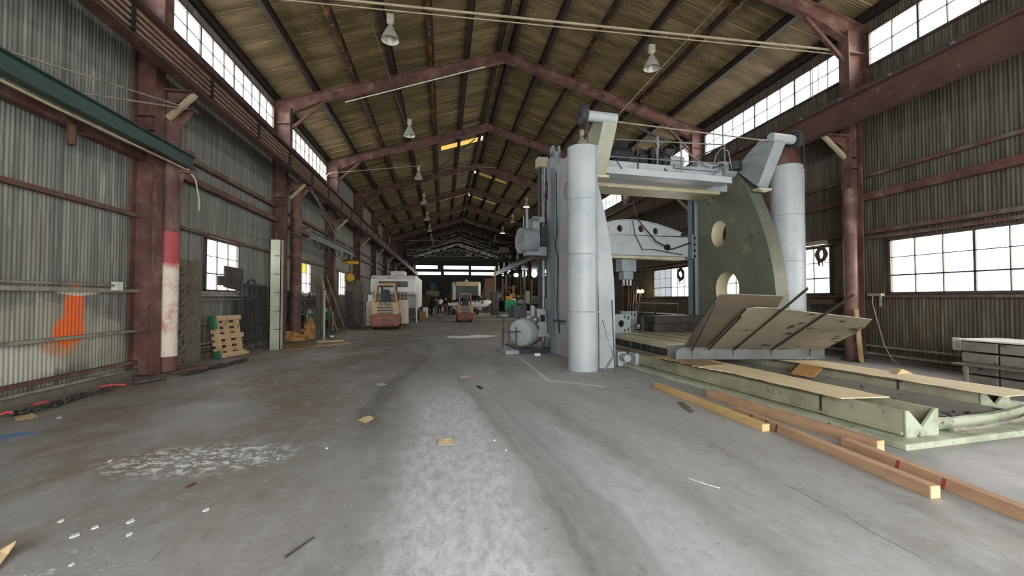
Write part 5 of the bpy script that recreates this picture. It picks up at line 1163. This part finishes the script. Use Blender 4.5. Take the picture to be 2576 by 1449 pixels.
# ------------------------------------------------------------------ overhead travelling crane far down the hall
oy = 61.0; t = thing('overhead_crane', 'far overhead travelling crane with lattice walkway spanning the hall', 'overhead crane', (XC, oy, 6.8))
MB().box(-5.3, 10.1, oy - .25, oy + .25, 6.76, 7.25).build('bridge_girder', 'dark_steel', t)
for z, w_ in ((7.42, .07), (8.28, .07)): MB().bar((-4.9, oy - .6, z), (9.6, oy - .6, z), w_, w_).build('lattice_chord', 'channel_pale', t)
b = MB(); n = 20
for k in range(n): xa = -4.9 + 14.5 * k / n; xb = xa + 14.5 / n; b.bar((xa, oy - .6, 7.42 if k > 9 else 7.42), (xa, oy - .6, 8.28), .05, .05, (0, 1, 0)); b.bar((xa, oy - .6, 8.28 if k > 9 else 7.42), (xb, oy - .6, 7.42 if k > 9 else 8.28), .05, .05, (0, 1, 0))
b.build('lattice_web', 'channel_pale', t)
p = aY(1178, 642, oy - .7); MB().box(p.x - .38, p.x + .38, oy - .72, oy - .64, p.z - .22, p.z + .22).build('crane_sign', 'beige', t)
MB().box(7.8, 9.2, oy - .5, oy + .5, 8.1, 8.9).build('crane_trolley', 'beige', t, bevel=.1)
MB().box(-5.35, -5.05, oy - 1.5, oy + 1.5, 6.72, 7.0).build('end_carriage', 'dark_steel', t); MB().box(9.83, 10.13, oy - 1.5, oy + 1.5, 6.72, 7.0).build('end_carriage', 'dark_steel', t)

# ------------------------------------------------------------------ people
def person(x, y, h, rz, label, shirt, trouser, lean=0.0, arms='down'):
    s_ = h / 1.75; t = thing('person', label, 'person', (x, y, 0)); Mx = Matrix.Translation((0, 0, 0)) @ Matrix.Rotation(rz, 4, 'Z') @ Matrix.Scale(s_, 4)
    def tor(p): # lean forward about the hips
        p = Vector(p)
        if p.z > .93: q = Matrix.Rotation(-lean, 3, 'X') @ (p - Vector((0, 0, .93))); p = q + Vector((0, 0, .93))
        return p
    if arms == 'fwd': ar = [(.19, .02, 1.40), (.25, .10, 1.16), (.20, .34, 1.10), (.18, .42, 1.10)]
    else: ar = [(.19, 0, 1.40), (.26, .01, 1.14), (.28, .08, .90), (.28, .10, .82)]
    V, E_, Rr = [], [], []
    def chain_(pts, rad, start=None):
        idx = []
        for p, r_ in zip(pts, rad): V.append(p); Rr.append(r_); idx.append(len(V) - 1)
        if start is not None: E_.append((start, idx[0]))
        for a, b_ in zip(idx[:-1], idx[1:]): E_.append((a, b_))
        return idx
    sp = chain_([(0, 0, .95), (0, 0, 1.1), (0, .0, 1.28), (0, 0, 1.42), (0, .01, 1.52), (0, .03, 1.60), (0, .03, 1.69)], [.14, .13, .15, .12, .055, .085, .08])
    for sx in (-1, 1):
        a_ = [(sx * p[0], p[1], p[2]) for p in ar]; hnd = chain_(a_, [.06, .045, .035, .035], sp[3])
        e_ = Vector(a_[3]); d_ = (e_ - Vector(a_[2])).normalized()
        for k in range(4): chain_([tuple(e_ + d_ * .04 + Vector((sx * (.012 * k - .02), 0, 0)) * 1.2), tuple(e_ + d_ * (.10 - .008 * abs(k - 1.5)) + Vector((sx * (.014 * k - .02), .01, 0)))], [.010, .008], hnd[-1])
        chain_([tuple(e_ + Vector((-sx * .03, .03, 0))), tuple(e_ + d_ * .05 + Vector((-sx * .04, .045, 0)))], [.011, .009], hnd[-1])
        chain_([(sx * .10, 0, .88), (sx * .11, .02, .50), (sx * .11, -.02, .10), (sx * .11, .10, .04)], [.085, .06, .045, .04], sp[0])
    V = [Mx @ tor(p) for p in V]
    def skinned(name, vi, scale, mat, parent, lo=None):
        me = bpy.data.meshes.new(name); mp = {v: i for i, v in enumerate(vi)}
        me.from_pydata([tuple(V[i]) for i in vi], [(mp[a], mp[b_]) for a, b_ in E_ if a in mp and b_ in mp], []); me.materials.append(MATS[mat])
        o = bpy.data.objects.new(name, me); COL.objects.link(o); o.parent = parent
        md = o.modifiers.new('skin', 'SKIN'); md.use_smooth_shade = True
        for i, v in enumerate(vi):
            r_ = Rr[v] * scale * s_; me.skin_vertices[0].data[i].radius = (r_, r_); me.skin_vertices[0].data[i].use_root = (i == 0)
        ss = o.modifiers.new('sub', 'SUBSURF'); ss.levels = 1; ss.render_levels = 1; return o
    body = skinned('body', list(range(len(V))), 1.0, 'skin', t)
    n_arm = 4 + 8 + 2
    leg1 = list(range(7 + n_arm, 7 + n_arm + 3)); leg2 = list(range(7 + n_arm + 4 + n_arm, 7 + n_arm + 4 + n_arm + 3))
    skinned('trousers', [0] + leg1 + leg2, 1.25, trouser, t)
    skinned('shirt', [0, 1, 2, 3, 7, 8] + ([9] if shirt != 'cloth_white' else []) + [7 + n_arm + 4, 7 + n_arm + 5] + ([7 + n_arm + 6] if shirt != 'cloth_white' else []), 1.32, shirt, t)
    hd = V[6]; MB().lathe(tuple(Mx @ tor((0, .02, 1.64))), [(.105 * s_, -.02), (.11 * s_, .03), (.09 * s_, .10), (.04 * s_, .135), (0, .14)], 16).build('hair', 'hair', t, org=(0, 0, 0))
    for ln in (leg1[-1] + 1, leg2[-1] + 1):
        q = V[ln]; MB().box(q.x - .05, q.x + .05, q.y - .14, q.y + .12, 0, .08).build('shoe', 'chalk_white' if shirt == 'cloth_white' else 'rubber', t, org=(0, 0, 0), bevel=.02)
    return t
p = aZ(1106, 793); person(p.x, p.y, 1.78, R(-15), 'person in a white shirt and dark trousers seen from behind, leaning forward', 'cloth_white', 'cloth_dark', R(14), 'fwd')
p = aZ(1121, 793); person(p.x, p.y + .4, 1.76, R(160), 'person in black top and khaki trousers standing right of the white shirt', 'cloth_black', 'cloth_khaki', R(8), 'fwd')
p = aZ(1086, 795); person(p.x, p.y - .3, 1.78, R(-70), 'person in black clothes bending down left of the white shirt', 'cloth_black', 'cloth_black', R(32), 'fwd')
p = aZ(1097, 791); person(p.x, p.y + 1.2, 1.68, R(10), 'person in brown top partly hidden behind the white shirt', 'cloth_khaki', 'cloth_khaki', R(6), 'down')
p = aZ(1226, 788); person(p.x, p.y, 1.75, R(30), 'person in black trousers standing behind the nose of the watercraft', 'cloth_dark', 'cloth_black', R(20), 'fwd')

# ------------------------------------------------------------------ far clutter
def fbox(u0, u1, v0, v1, y, dy, name, mat, label, cat, zfloor=True, bev=.03, grp=None):
    a = aY(u0, v1, y); c = aY(u1, v0, y); z0 = 0 if zfloor else max(a.z, 0); return solo(MB().box(a.x, c.x, y, y + dy, z0, c.z), name, mat, label, cat, grp, bevel=bev)
fbox(1051, 1071, 784, 803, 33, .7, 'cardboard_box', 'card', 'open brown cardboard box on the floor right of the camper leg', 'box')
fbox(1063, 1076, 773, 785, 36.5, .5, 'white_bucket', 'chalk_white', 'white bin behind the brown cardboard box', 'bin')
fbox(1072, 1105, 731, 746, 47, .9, 'storage_crate', 'bed_green', 'wide pale green crate on the dark stand below the blue drum', 'crate', False)
b = MB(); a = aY(1072, 746, 47); c = aY(1105, 746, 47)
for x in (a.x + .05, c.x - .05):
    for y in (47.05, 47.85): b.bar((x, y, 0), (x, y, a.z), .08, .08, (0, 1, 0))
b.box(a.x, c.x, 47, 47.9, a.z - .06, a.z); solo(b, 'storage_stand', 'dark_steel', 'dark steel stand carrying the green crate', 'stand')
a = aY(1087, 731, 47.4); b = MB(); b.lathe((a.x, 47.4, a.z), [(0, 0), (.36, 0), (.38, .05), (.38, .62), (.3, .74), (.12, .8), (.12, .9), (0, .9)], 20); solo(b, 'plastic_drum', 'teal', 'blue-green plastic drum high on the far stand', 'drum')
fbox(1118, 1134, 739, 757, 51, 3, 'pickup_truck', 'lift_orange', 'reddish vehicle partly hidden left of the motorhome', 'vehicle', bev=.2)
fbox(1057, 1082, 742, 790, 44, 1.0, 'scrap_shelf', 'rust', 'dark cluttered shelf behind the camper leg', 'shelf')
fbox(1270, 1299, 755, 780, 36, .9, 'green_bin', 'bright_green', 'bright green metal bin on a frame, in the far right clutter', 'bin', False)
fbox(1256, 1271, 757, 784, 36.6, .9, 'dark_cabinet', 'dark_void', 'black cabinet left of the green bin', 'cabinet', False)
fbox(1281, 1302, 771, 792, 34.5, .5, 'grey_panel', 'grey_box', 'square grey panel in front of the green bin', 'panel')
b = MB(); a = aY(1254, 787, 35.2); c = aY(1300, 784, 35.2); b.box(a.x, c.x, 35.2, 37.4, .28, .36); b.bar((a.x, 35.2, 0), (a.x, 35.2, 1.6), .05, .05, (0, 1, 0)); 
for x in (a.x + .1, c.x - .1):
    for y in (35.3, 37.3): b.bar((x, y, 0), (x, y, .3), .07, .07, (0, 1, 0))
solo(b, 'low_cart', 'grey_box', 'low grey flat cart carrying the green bin and black cabinet', 'cart')
t = thing('work_table', 'long grey steel table in front of the far red columns', 'table', (8.5, 31, 0)); a = aY(1304, 763, 31); c = aY(1398, 763, 31)
MB().box(a.x, c.x, 31, 32.4, a.z - .06, a.z).build('table_top', 'grey_box', t)
for x in (a.x + .1, c.x - .1):
    for y in (31.1, 32.3): MB().bar((x, y, 0), (x, y, a.z - .06), .08, .08, (0, 1, 0)).build('leg', 'dark_steel', t)
MB().box(a.x, c.x, 31.1, 32.3, .35, .4).build('lower_shelf', 'dark_steel', t)
za_ = a.z
for k, (u, w_, h_, mat, nm_, lb) in enumerate(((1310, .5, .28, 'channel_pale', 'tool_case', 'pale rounded case at the left end of the long grey table'), (1327, .35, .9, 'white_paint', 'steel_cabinet', 'narrow white locker shape standing on the long grey table'), (1352, .9, .55, 'grey_box', 'machine_cover', 'grey sloping cover on the right half of the long grey table'))):
    q = aY(u, 760, 31.6); b = MB(); b.slab([(q.x - w_ / 2, 31.4, za_), (q.x + w_ / 2, 31.4, za_), (q.x + w_ * .35, 31.4, za_ + h_), (q.x - w_ * .3, 31.4, za_ + h_)], (0, .6, 0)); solo(b, nm_, mat, lb, nm_.split('_')[1], bevel=.03)
for k, (u, w_, h_, mat, lb) in enumerate(((1322, .8, .25, 'chalk_white', 'white sheets piled on the lower shelf of the long grey table'), (1362, 1.2, .3, 'beige', 'beige bundles on the lower shelf of the long grey table'))):
    q = aY(u, 780, 31.6); solo(MB().box(q.x - w_ / 2, q.x + w_ / 2, 31.3, 32.1, .4, .4 + h_), 'shelf_bundle', mat, lb, 'bundle', bevel=.05)
for k, (u, mat, h_, nm_, lb) in enumerate(((1279, 'yellow', .35, 'power_tool', 'small yellow tool lying on top of the green bin'), (1290, 'chalk_white', .12, 'paper_stack', 'white papers on top of the green bin'))):
    q = aY(u, 755, 36.3); solo(MB().box(q.x - .25, q.x + .25, 36.2, 36.6, q.z, q.z + h_), nm_, mat, lb, nm_.split('_')[1], bevel=.04)
# rack posts and shelves of the far right side
rnd = random.Random(31); cols_ = ['rust', 'dark_steel', 'red_steel', 'channel_pale', 'pallet_wood']; cn = {'rust': 'rusty', 'dark_steel': 'dark', 'red_steel': 'red', 'channel_pale': 'pale', 'pallet_wood': 'wooden'}
for k in range(14):
    u = 1218 + k * 9.2; y = 50 + (k * 7 % 5) * 2.2; mat = cols_[(k * 3) % 5]; q = aY(u, 760, y); h_ = 3.2 + (k * 5 % 4) * .7
    solo(MB().bar((q.x, y, 0), (q.x, y, h_), .16 + .06 * (k % 3), .16, (0, 1, 0)), 'rack_post', mat, '%s upright in the far right clutter, %s counting from the motorhome' % (cn[mat], ordw[k]), 'post', 'uprights in the far right clutter')
for k in range(6):
    u = 1240 + k * 22; y = 51 + (k % 3) * 3; q = aY(u, 760, y); z = 1.6 + .6 * (k % 3)
    b = MB(); b.box(q.x - 1.2, q.x + 1.2, y, y + .9, z, z + .08)
    for x in (q.x - 1.15, q.x + 1.15):
        for yy in (y + .05, y + .85): b.bar((x, yy, 0), (x, yy, z + 1), .06, .06, (0, 1, 0))
    b.box(q.x - 1.2, q.x + 1.2, y, y + .9, .5, .56)
    solo(b, 'storage_rack', 'rust' if k % 2 else 'dark_steel', '%s storage rack in the far right bay, %s from the motorhome side' % ('rusty' if k % 2 else 'dark', ordw[k]), 'rack', 'storage racks in the far right bay')
    for j in range(3):
        s_ = rnd.uniform(.2, .38); xx = q.x - .75 + j * .75; mat = ['card', 'grey_box', 'lift_orange', 'channel_pale', 'dark_steel'][rnd.randrange(5)]
        solo(MB().box(xx - s_, xx + s_, y + .1, y + .8, z + .08, z + .08 + s_ * 1.3), 'stored_box', mat, 'box on the %s far rack, %s place along its shelf' % (ordw[k], ordw[j]), 'box', 'boxes on the far right racks')
for k in range(14):
    u = 1246 + k * 9.5; y = 56 + (k * 5 % 7) * 1.6; q = aY(u, 760, y); h_ = 3.0 + (k * 7 % 5) * .6
    solo(MB().cyl((q.x, y, 0), (q.x + (k % 3 - 1) * .25, y, h_), .07 + .03 * (k % 2), n=8), 'stored_pipe', 'rust' if k % 3 else 'pink_red', '%s pipe standing at the back of the far right bay, %s from the left' % ('brown' if k % 3 else 'reddish', ordw[k]), 'pipe', 'pipes standing in the far right bay')
fbox(1219, 1243, 700, 760, 47.5, .8, 'tall_cabinet', 'rust', 'tall rusty brown cabinet right of the motorhome', 'cabinet')
fbox(1236, 1256, 735, 787, 40.5, .8, 'drill_press', 'dark_steel', 'dark machine standing between watercraft nose and green bin', 'machine', bev=.08)

# ------------------------------------------------------------------ right side
t = thing('pipe_mast', 'round brown pipe column in front of the nearest right frame column', 'column', (10.36, 9.9, 0)); MB().cyl((10.3, 9.58, 0), (10.3, 9.58, 4.4), .14, n=24).build('pipe_shaft', 'red_steel', t)
MB().box(10.2, 10.5, 9.5, 9.66, 4.3, 4.34).build('pipe_bracket', 'red_steel', t); MB().box(10.1, 10.5, 9.38, 9.75, 0, .03).build('base_plate', 'dark_steel', t)
solo(MB().bar(aZ(2167, 913, .0), aX(2153, 778, 10.1), .12, .04, (0, 1, 0)), 'leaning_plank', 'ply_old', 'worn plank leaning against the near right column', 'plank')
solo(MB().bar((10.1, 9.2, .0), (10.35, 9.6, 1.3), .05, .03, (0, 1, 0)), 'leaning_plank', 'dark_steel', 'narrow dark bar leaning on the round pipe column', 'plank')
pts = [aX(2196, 742, 10.95), aX(2194, 760, 10.9), aX(2205, 800, 10.9), aX(2225, 870, 10.8), aX(2245, 905, 10.7), aX(2284, 938, 10.6)]
pipe([Vector(q) for q in pts], .013, 'tan_paint', 'yellowish cord hanging from the right wall sill down to the bed', 'pull_rope', 'rope')
b = MB(); q = aX(2205, 742, 10.98); b.box(10.93, 11.05, q.y - .15, q.y + .2, q.z - .03, q.z + .04); b.bar((10.98, q.y - .1, q.z), (10.98, q.y - .1, q.z - .3), .04, .04); solo(b, 'pipe_fitting', 'conduit', 'small pale pipe fitting on the right wall sill girt where the cord hangs', 'fitting')
# stacked stone-like blocks with pale lids
for r_ in range(4):
    for c_ in range(3):
        x0 = 9.55; y0 = 6.72 - (c_ + 1) * .56; b = MB(); b.box(x0, x0 + .9, y0, y0 + .53, .02 + r_ * .2, .2 + r_ * .2 - .012)
        solo(b, 'steel_block', 'block_stone', 'grey brown block in the right wall stack, %s row up, %s from its far end' % (ordw[r_], ordw[c_]), 'block', 'stacked blocks at the right wall', bevel=.012)
solo(MB().box(9.54, 10.5, 5.0, 6.74, .809, .835), 'lid_board', 'white_paint', 'bright white board lying on top of the stacked blocks', 'board')
solo(MB().box(9.2, 9.54, 5.0, 6.6, .40, .42).box(9.25, 9.29, 5.1, 5.15, 0, .4).box(9.25, 9.29, 6.4, 6.45, 0, .4), 'low_shelf', 'block_stone', 'low narrow steel shelf in front of the stacked blocks', 'shelf')
b = MB(); q = aX(2407, 862, 9.9); b.box(9.88, 9.92, q.y - .06, q.y + .06, q.z - .14, q.z + .1); b.tube([(9.9, q.y, q.z - .1), (9.9, q.y - .42, q.z - .12)], .012, 6); solo(b, 'slotted_bracket', 'white_paint', 'white slotted bracket on a rod left of the stacked blocks', 'bracket')
# hanging cable bundle and strip light by the second right window
t = thing('strip_light', 'old strip light box hanging before the second right window', 'light fixture', (10.6, 11.2, 3.2)); q = aX(2058, 612, 10.7)
MB().box(10.62, 10.78, q.y - .25, q.y + .75, q.z - .05, q.z + .06).build('light_housing', 'conduit', t); MB().tube([(10.7, q.y + .1, q.z + .05), (10.7, q.y + .1, 9.15)], .01, 6).build('hanging_wire', 'dark_steel', t)
def bundle(u, v, x, s_, label, seed):
    rn = random.Random(seed); b = MB(); q = aX(u, v, x)
    for k in range(9):
        r_ = s_ * rn.uniform(.6, 1); ph = rn.uniform(0, 6); b.tube([(x + .03 * math.sin(3 * a + ph), q.y + r_ * .8 * math.cos(a), q.z + r_ * math.sin(a)) for a in [2 * math.pi * i / 16 for i in range(17)]], .022, 6)
    for k in range(5): yy = q.y + rn.uniform(-.2, .2) * s_ * 4; b.tube([(x, yy, q.z - s_ * .6), (x, yy + rn.uniform(-.05, .05), q.z - s_ * rn.uniform(1.2, 1.6))], .012, 6)
    b.tube([(x, q.y, q.z + s_ * .8), (x, q.y, 9.15)], .008, 5); return solo(b, 'cable_bundle', 'rust', label, 'cable bundle', 'cable bundles hanging by the right windows')
bundle(2066, 640, 10.75, .22, 'tangled brown cable bundle hanging before the second right window', 4)
bundle(1712, 690, 10.7, .32, 'tangled brown cable bundle hanging before the third right window', 6)
q = aX(2085, 755, 10.9); solo(MB().box(10.5, 11.05, q.y - .4, q.y + 1.0, 1.42, 1.56), 'wall_shelf', 'rust', 'brown shelf box below the second right window', 'shelf')
# bench and rods seen through the gantry
t = thing('wall_bench', 'dark bench with pipe rails under the third right window', 'bench', (10.3, 19, 0)); MB().box(9.9, 10.9, 17.2, 21.5, .8, .88).build('bench_top', 'dark_steel', t); MB().box(9.9, 9.95, 17.2, 21.5, .2, .8).build('bench_front', 'mach_dark', t)
for y in (17.3, 19.3, 21.4): MB().bar((9.95, y, 0), (9.95, y, 1.35), .05, .05, (1, 0, 0)).build('leg', 'dark_steel', t)
MB().tube([(9.95, 17.3, 1.35), (9.95, 21.4, 1.35)], .03, 8).build('top_rail', 'conduit', t)
for k in range(7):
    q = aX(1590 + k * 6, 760, 10.4); b = MB(); b.tube([(10.4, 22.4 + k * .22, .0), (10.7, 22.6 + k * .22 + (k % 3 - 1) * .2, 2.0 + .25 * (k % 3))], .022, 6); solo(b, 'leaning_rod', 'timber' if k % 2 else 'conduit', '%s rod leaning at the right wall beyond the gantry, %s of the bunch' % ('brown' if k % 2 else 'pale', ordw[k]), 'rod', 'rods leaning at the right wall beyond the gantry')
t = thing('twin_lamp', 'pair of small glowing round lamps at the right wall beyond the gantry', 'lamp', (10.6, 21.9, 1.6)); q = aX(1613, 733, 10.6)
for dy in (-.22, .22): MB().lathe((10.55, q.y + dy, q.z), [(0, -.05), (.09, -.04), (.1, .02), (0, .05)], 16, (-1, -.5, 0)).build('lamp_head', 'bulb_warm', t)
MB().bar((10.6, q.y, 0), (10.6, q.y, q.z + .1), .03, .03, (1, 0, 0)).build('lamp_stand', 'dark_steel', t)
b = MB(); b.box(10.2, 10.9, 16.6, 17.1, 0, 1.15); b.lathe((10.5, 16.85, 1.15), [(.2, 0), (.22, .15), (.1, .3), (0, .32)], 14); solo(b, 'grinder_stand', 'rust', 'rusty grinder stand seen through the gantry, right of the bench', 'machine')

# ------------------------------------------------------------------ floor scraps
def scrap(pts, name, mat, label, cat='cardboard', lift=(0, .0), th=.004, grp=None):
    P = [aZ(u, v, z_) for u, v, z_ in pts]; return solo(MB().slab(P, (0, 0, th)), name, mat, label, cat, grp)
G = 'cardboard scraps on the aisle floor'
def fold(pts_a, pts_b, name, mat, label, grp=None):
    t = MB(); t.slab([aZ(u, v, z_) for u, v, z_ in pts_a], (0, 0, .004)); t.slab([aZ(u, v, z_) for u, v, z_ in pts_b], (0, 0, .004)); return solo(t, name, mat, label, 'cardboard', grp)
fold([(901, 1058, .005), (913, 1050, .03), (926, 1062, .005), (918, 1063, .005)], [(913, 1050, .03), (930, 1046, .03), (941, 1052, .005), (925, 1063, .005)], 'cardboard_scrap', 'card_pale', 'folded tan cardboard scrap left of the aisle centre', G)
fold([(1101, 1118, .004), (1105, 1104, .02), (1121, 1104, .03), (1122, 1118, .004)], [(1121, 1104, .03), (1136, 1102, .02), (1142, 1118, .004), (1122, 1118, .004)], 'cardboard_scrap', 'card_pale', 'folded dull cardboard scrap in the aisle centre, nearest of the scraps', G)
fold([(944, 968, .004), (955, 963, .03), (972, 967, .02), (958, 971, .004)], [(955, 963, .03), (960, 962, .02), (973, 967, .004)], 'cardboard_scrap', 'channel_pale', 'small grey folded scrap with a dark edge, left part of the aisle', G)
fold([(1156, 949, .004), (1160, 945, .015), (1178, 945, .02), (1178, 950, .004)], [(1178, 945, .02), (1183, 947, .004), (1181, 950, .004)], 'cardboard_scrap', 'card_pale', 'flat tan scrap in the aisle, farthest of the scraps', G)
scrap([(1197, 971, .004), (1203, 970, .03), (1216, 977, .004), (1208, 978, .01)], 'dead_leaf', 'rubber', 'small curled black scrap right of the farthest tan scrap', 'scrap')
fold([(35, 1050, .004), (75, 1041, .02), (83, 1052, .004), (40, 1058, .004)], [(75, 1041, .02), (80, 1040, .03), (98, 1047, .004), (83, 1052, .004)], 'cardboard_scrap', 'card_pale', 'pale cardboard scrap beside the chain at the left wall', G)
scrap([(-20, 1400, .004), (5, 1380, .05), (40, 1362, .13), (36, 1372, .11), (20, 1395, .04), (-20, 1450, .004)], 'cardboard_scrap', 'card_pale', 'curled tan cardboard sheet cut off by the bottom left corner of the photo', 'cardboard', grp=G)
fold([(1703, 1014, .004), (1712, 1010, .02), (1738, 1024, .03), (1728, 1026, .004)], [(1712, 1022, .004), (1725, 1020, .02), (1748, 1035, .004), (1738, 1039, .004)], 'torn_paper', 'stone', 'torn grey paper pieces by the yellow timber', None)
q0, q1, q2 = aZ(1733, 1203, .004), aZ(1765, 1215, .012), aZ(1812, 1228, .004); b = MB().tube([q0, q1, q2], .004, 5); b.tube([q1, aZ(1763, 1210, .035)], .003, 5); solo(b, 'dry_twig', 'chalk_white', 'thin white twig on the floor right of the aisle', 'twig')
solo(MB().tube([aZ(718, 1402, .008), aZ(790, 1352, .008)], .006, 6), 'thin_rod', 'dark_steel', 'thin dark rod on the floor at the lower left', 'steel rod')
solo(MB().bar(aZ(468, 1227, .01), aZ(492, 1216, .01), .02, .014), 'wood_chip', 'rust', 'small brown stick on the floor left of the aisle', 'stick')
a = aZ(1352, 895, 0); b = MB(); b.box(a.x - .08, a.x + .08, a.y - .04, a.y + .05, 0, .07); solo(b, 'white_tag_block', 'chalk_white', 'small white block on the floor before the machine drive unit', 'block', bevel=.006)
rnd = random.Random(9); k = 0
for (u, v) in ((153, 1312), (240, 1328), (190, 1348), (325, 1346), (180, 1422), (518, 1284), (330, 1312), (822, 1128), (150, 1051), (277, 1160), (1272, 1133), (1243, 1108), (700, 1155)):
    q = aZ(u, v); s_ = rnd.uniform(.012, .028); cr_ = MB(); cr_.slab([(q.x + s_ * math.cos(a_) * rnd.uniform(.7, 1.2), q.y + s_ * math.sin(a_) * rnd.uniform(.7, 1.2) * 1.5, .002) for a_ in [i * math.pi / 3 for i in range(6)]], (0, 0, .006))
    k += 1; solo(cr_, 'paint_flake', 'chalk_white', 'white paint flake on the floor near the %s' % ['lower left corner, leftmost', 'lower left corner, second', 'lower left corner, third', 'lower left corner, rightmost', 'bottom edge at the left', 'long floor crack', 'lower left white patch', 'centre left of the aisle', 'left wall chain', 'large white splatter', 'aisle centre, nearer', 'aisle centre, farther', 'right side of the white splatter'][k - 1], 'paint flake', 'white paint flakes on the floor')
# painted line, dust spill, blue stain
b = MB(); b.slab([aZ(1300, 896, .001), aZ(1306, 896, .001), aZ(1384, 957, .001), aZ(1372, 957, .001)], (0, 0, .002)); b.slab([aZ(1376, 958, .001), aZ(1384, 955, .001), aZ(1525, 972, .001), aZ(1524, 975, .001)], (0, 0, .002)); solo(b, 'floor_line', 'grey_line', 'faded pale painted line on the floor left of the grey tube', 'floor marking') if False else None
worn('line_paint', '#c4c4be', '#a8a7a2', 6, .45, .7, .7)
b = MB(); b.slab([aZ(1300, 896, .001), aZ(1306, 896, .001), aZ(1384, 957, .001), aZ(1374, 957, .001)], (0, 0, .002)); b.slab([aZ(1377, 957.5, .001), aZ(1384, 955.5, .001), aZ(1525, 972, .001), aZ(1524, 974, .001)], (0, 0, .002)); solo(b, 'floor_line', 'line_paint', 'faded pale painted line on the floor left of the grey tube', 'floor marking')
def stain(uvs, name, mat, label, cat, seed):
    rn = random.Random(seed); poly = [aZ(u, v, .001) for u, v in uvs]; out = []
    for a, c in zip(poly, poly[1:] + poly[:1]):
        for i in range(6): q = a.lerp(c, i / 6); out.append((q.x + rn.uniform(-.05, .05), q.y + rn.uniform(-.08, .08)))
    return solo(MB().plate(out, [], lambda a, b_, t_: (a, b_, .001 + t_), 0, .002), name, mat, label, cat)
stain([(1118, 849), (1140, 844), (1165, 846), (1205, 842), (1262, 845), (1215, 849), (1165, 851), (1140, 850)], 'dust_spill', 'chalk_white', 'white powder spill across the floor before the forklifts', 'powder spill', 3)
stain([(-10, 1098), (40, 1090), (95, 1091), (60, 1096), (30, 1104), (-10, 1112)], 'paint_stain', 'blue_paint', 'pale blue paint stain on the floor at the left edge', 'paint stain', 4)

cy_ = sc.cycles
cy_.max_bounces = 5; cy_.diffuse_bounces = 4; cy_.glossy_bounces = 2; cy_.transmission_bounces = 3; cy_.transparent_max_bounces = 6
cy_.caustics_reflective = False; cy_.caustics_refractive = False
cy_.use_adaptive_sampling = True; cy_.adaptive_threshold = 0.1; cy_.adaptive_min_samples = 16; cy_.sample_clamp_indirect = 6.0
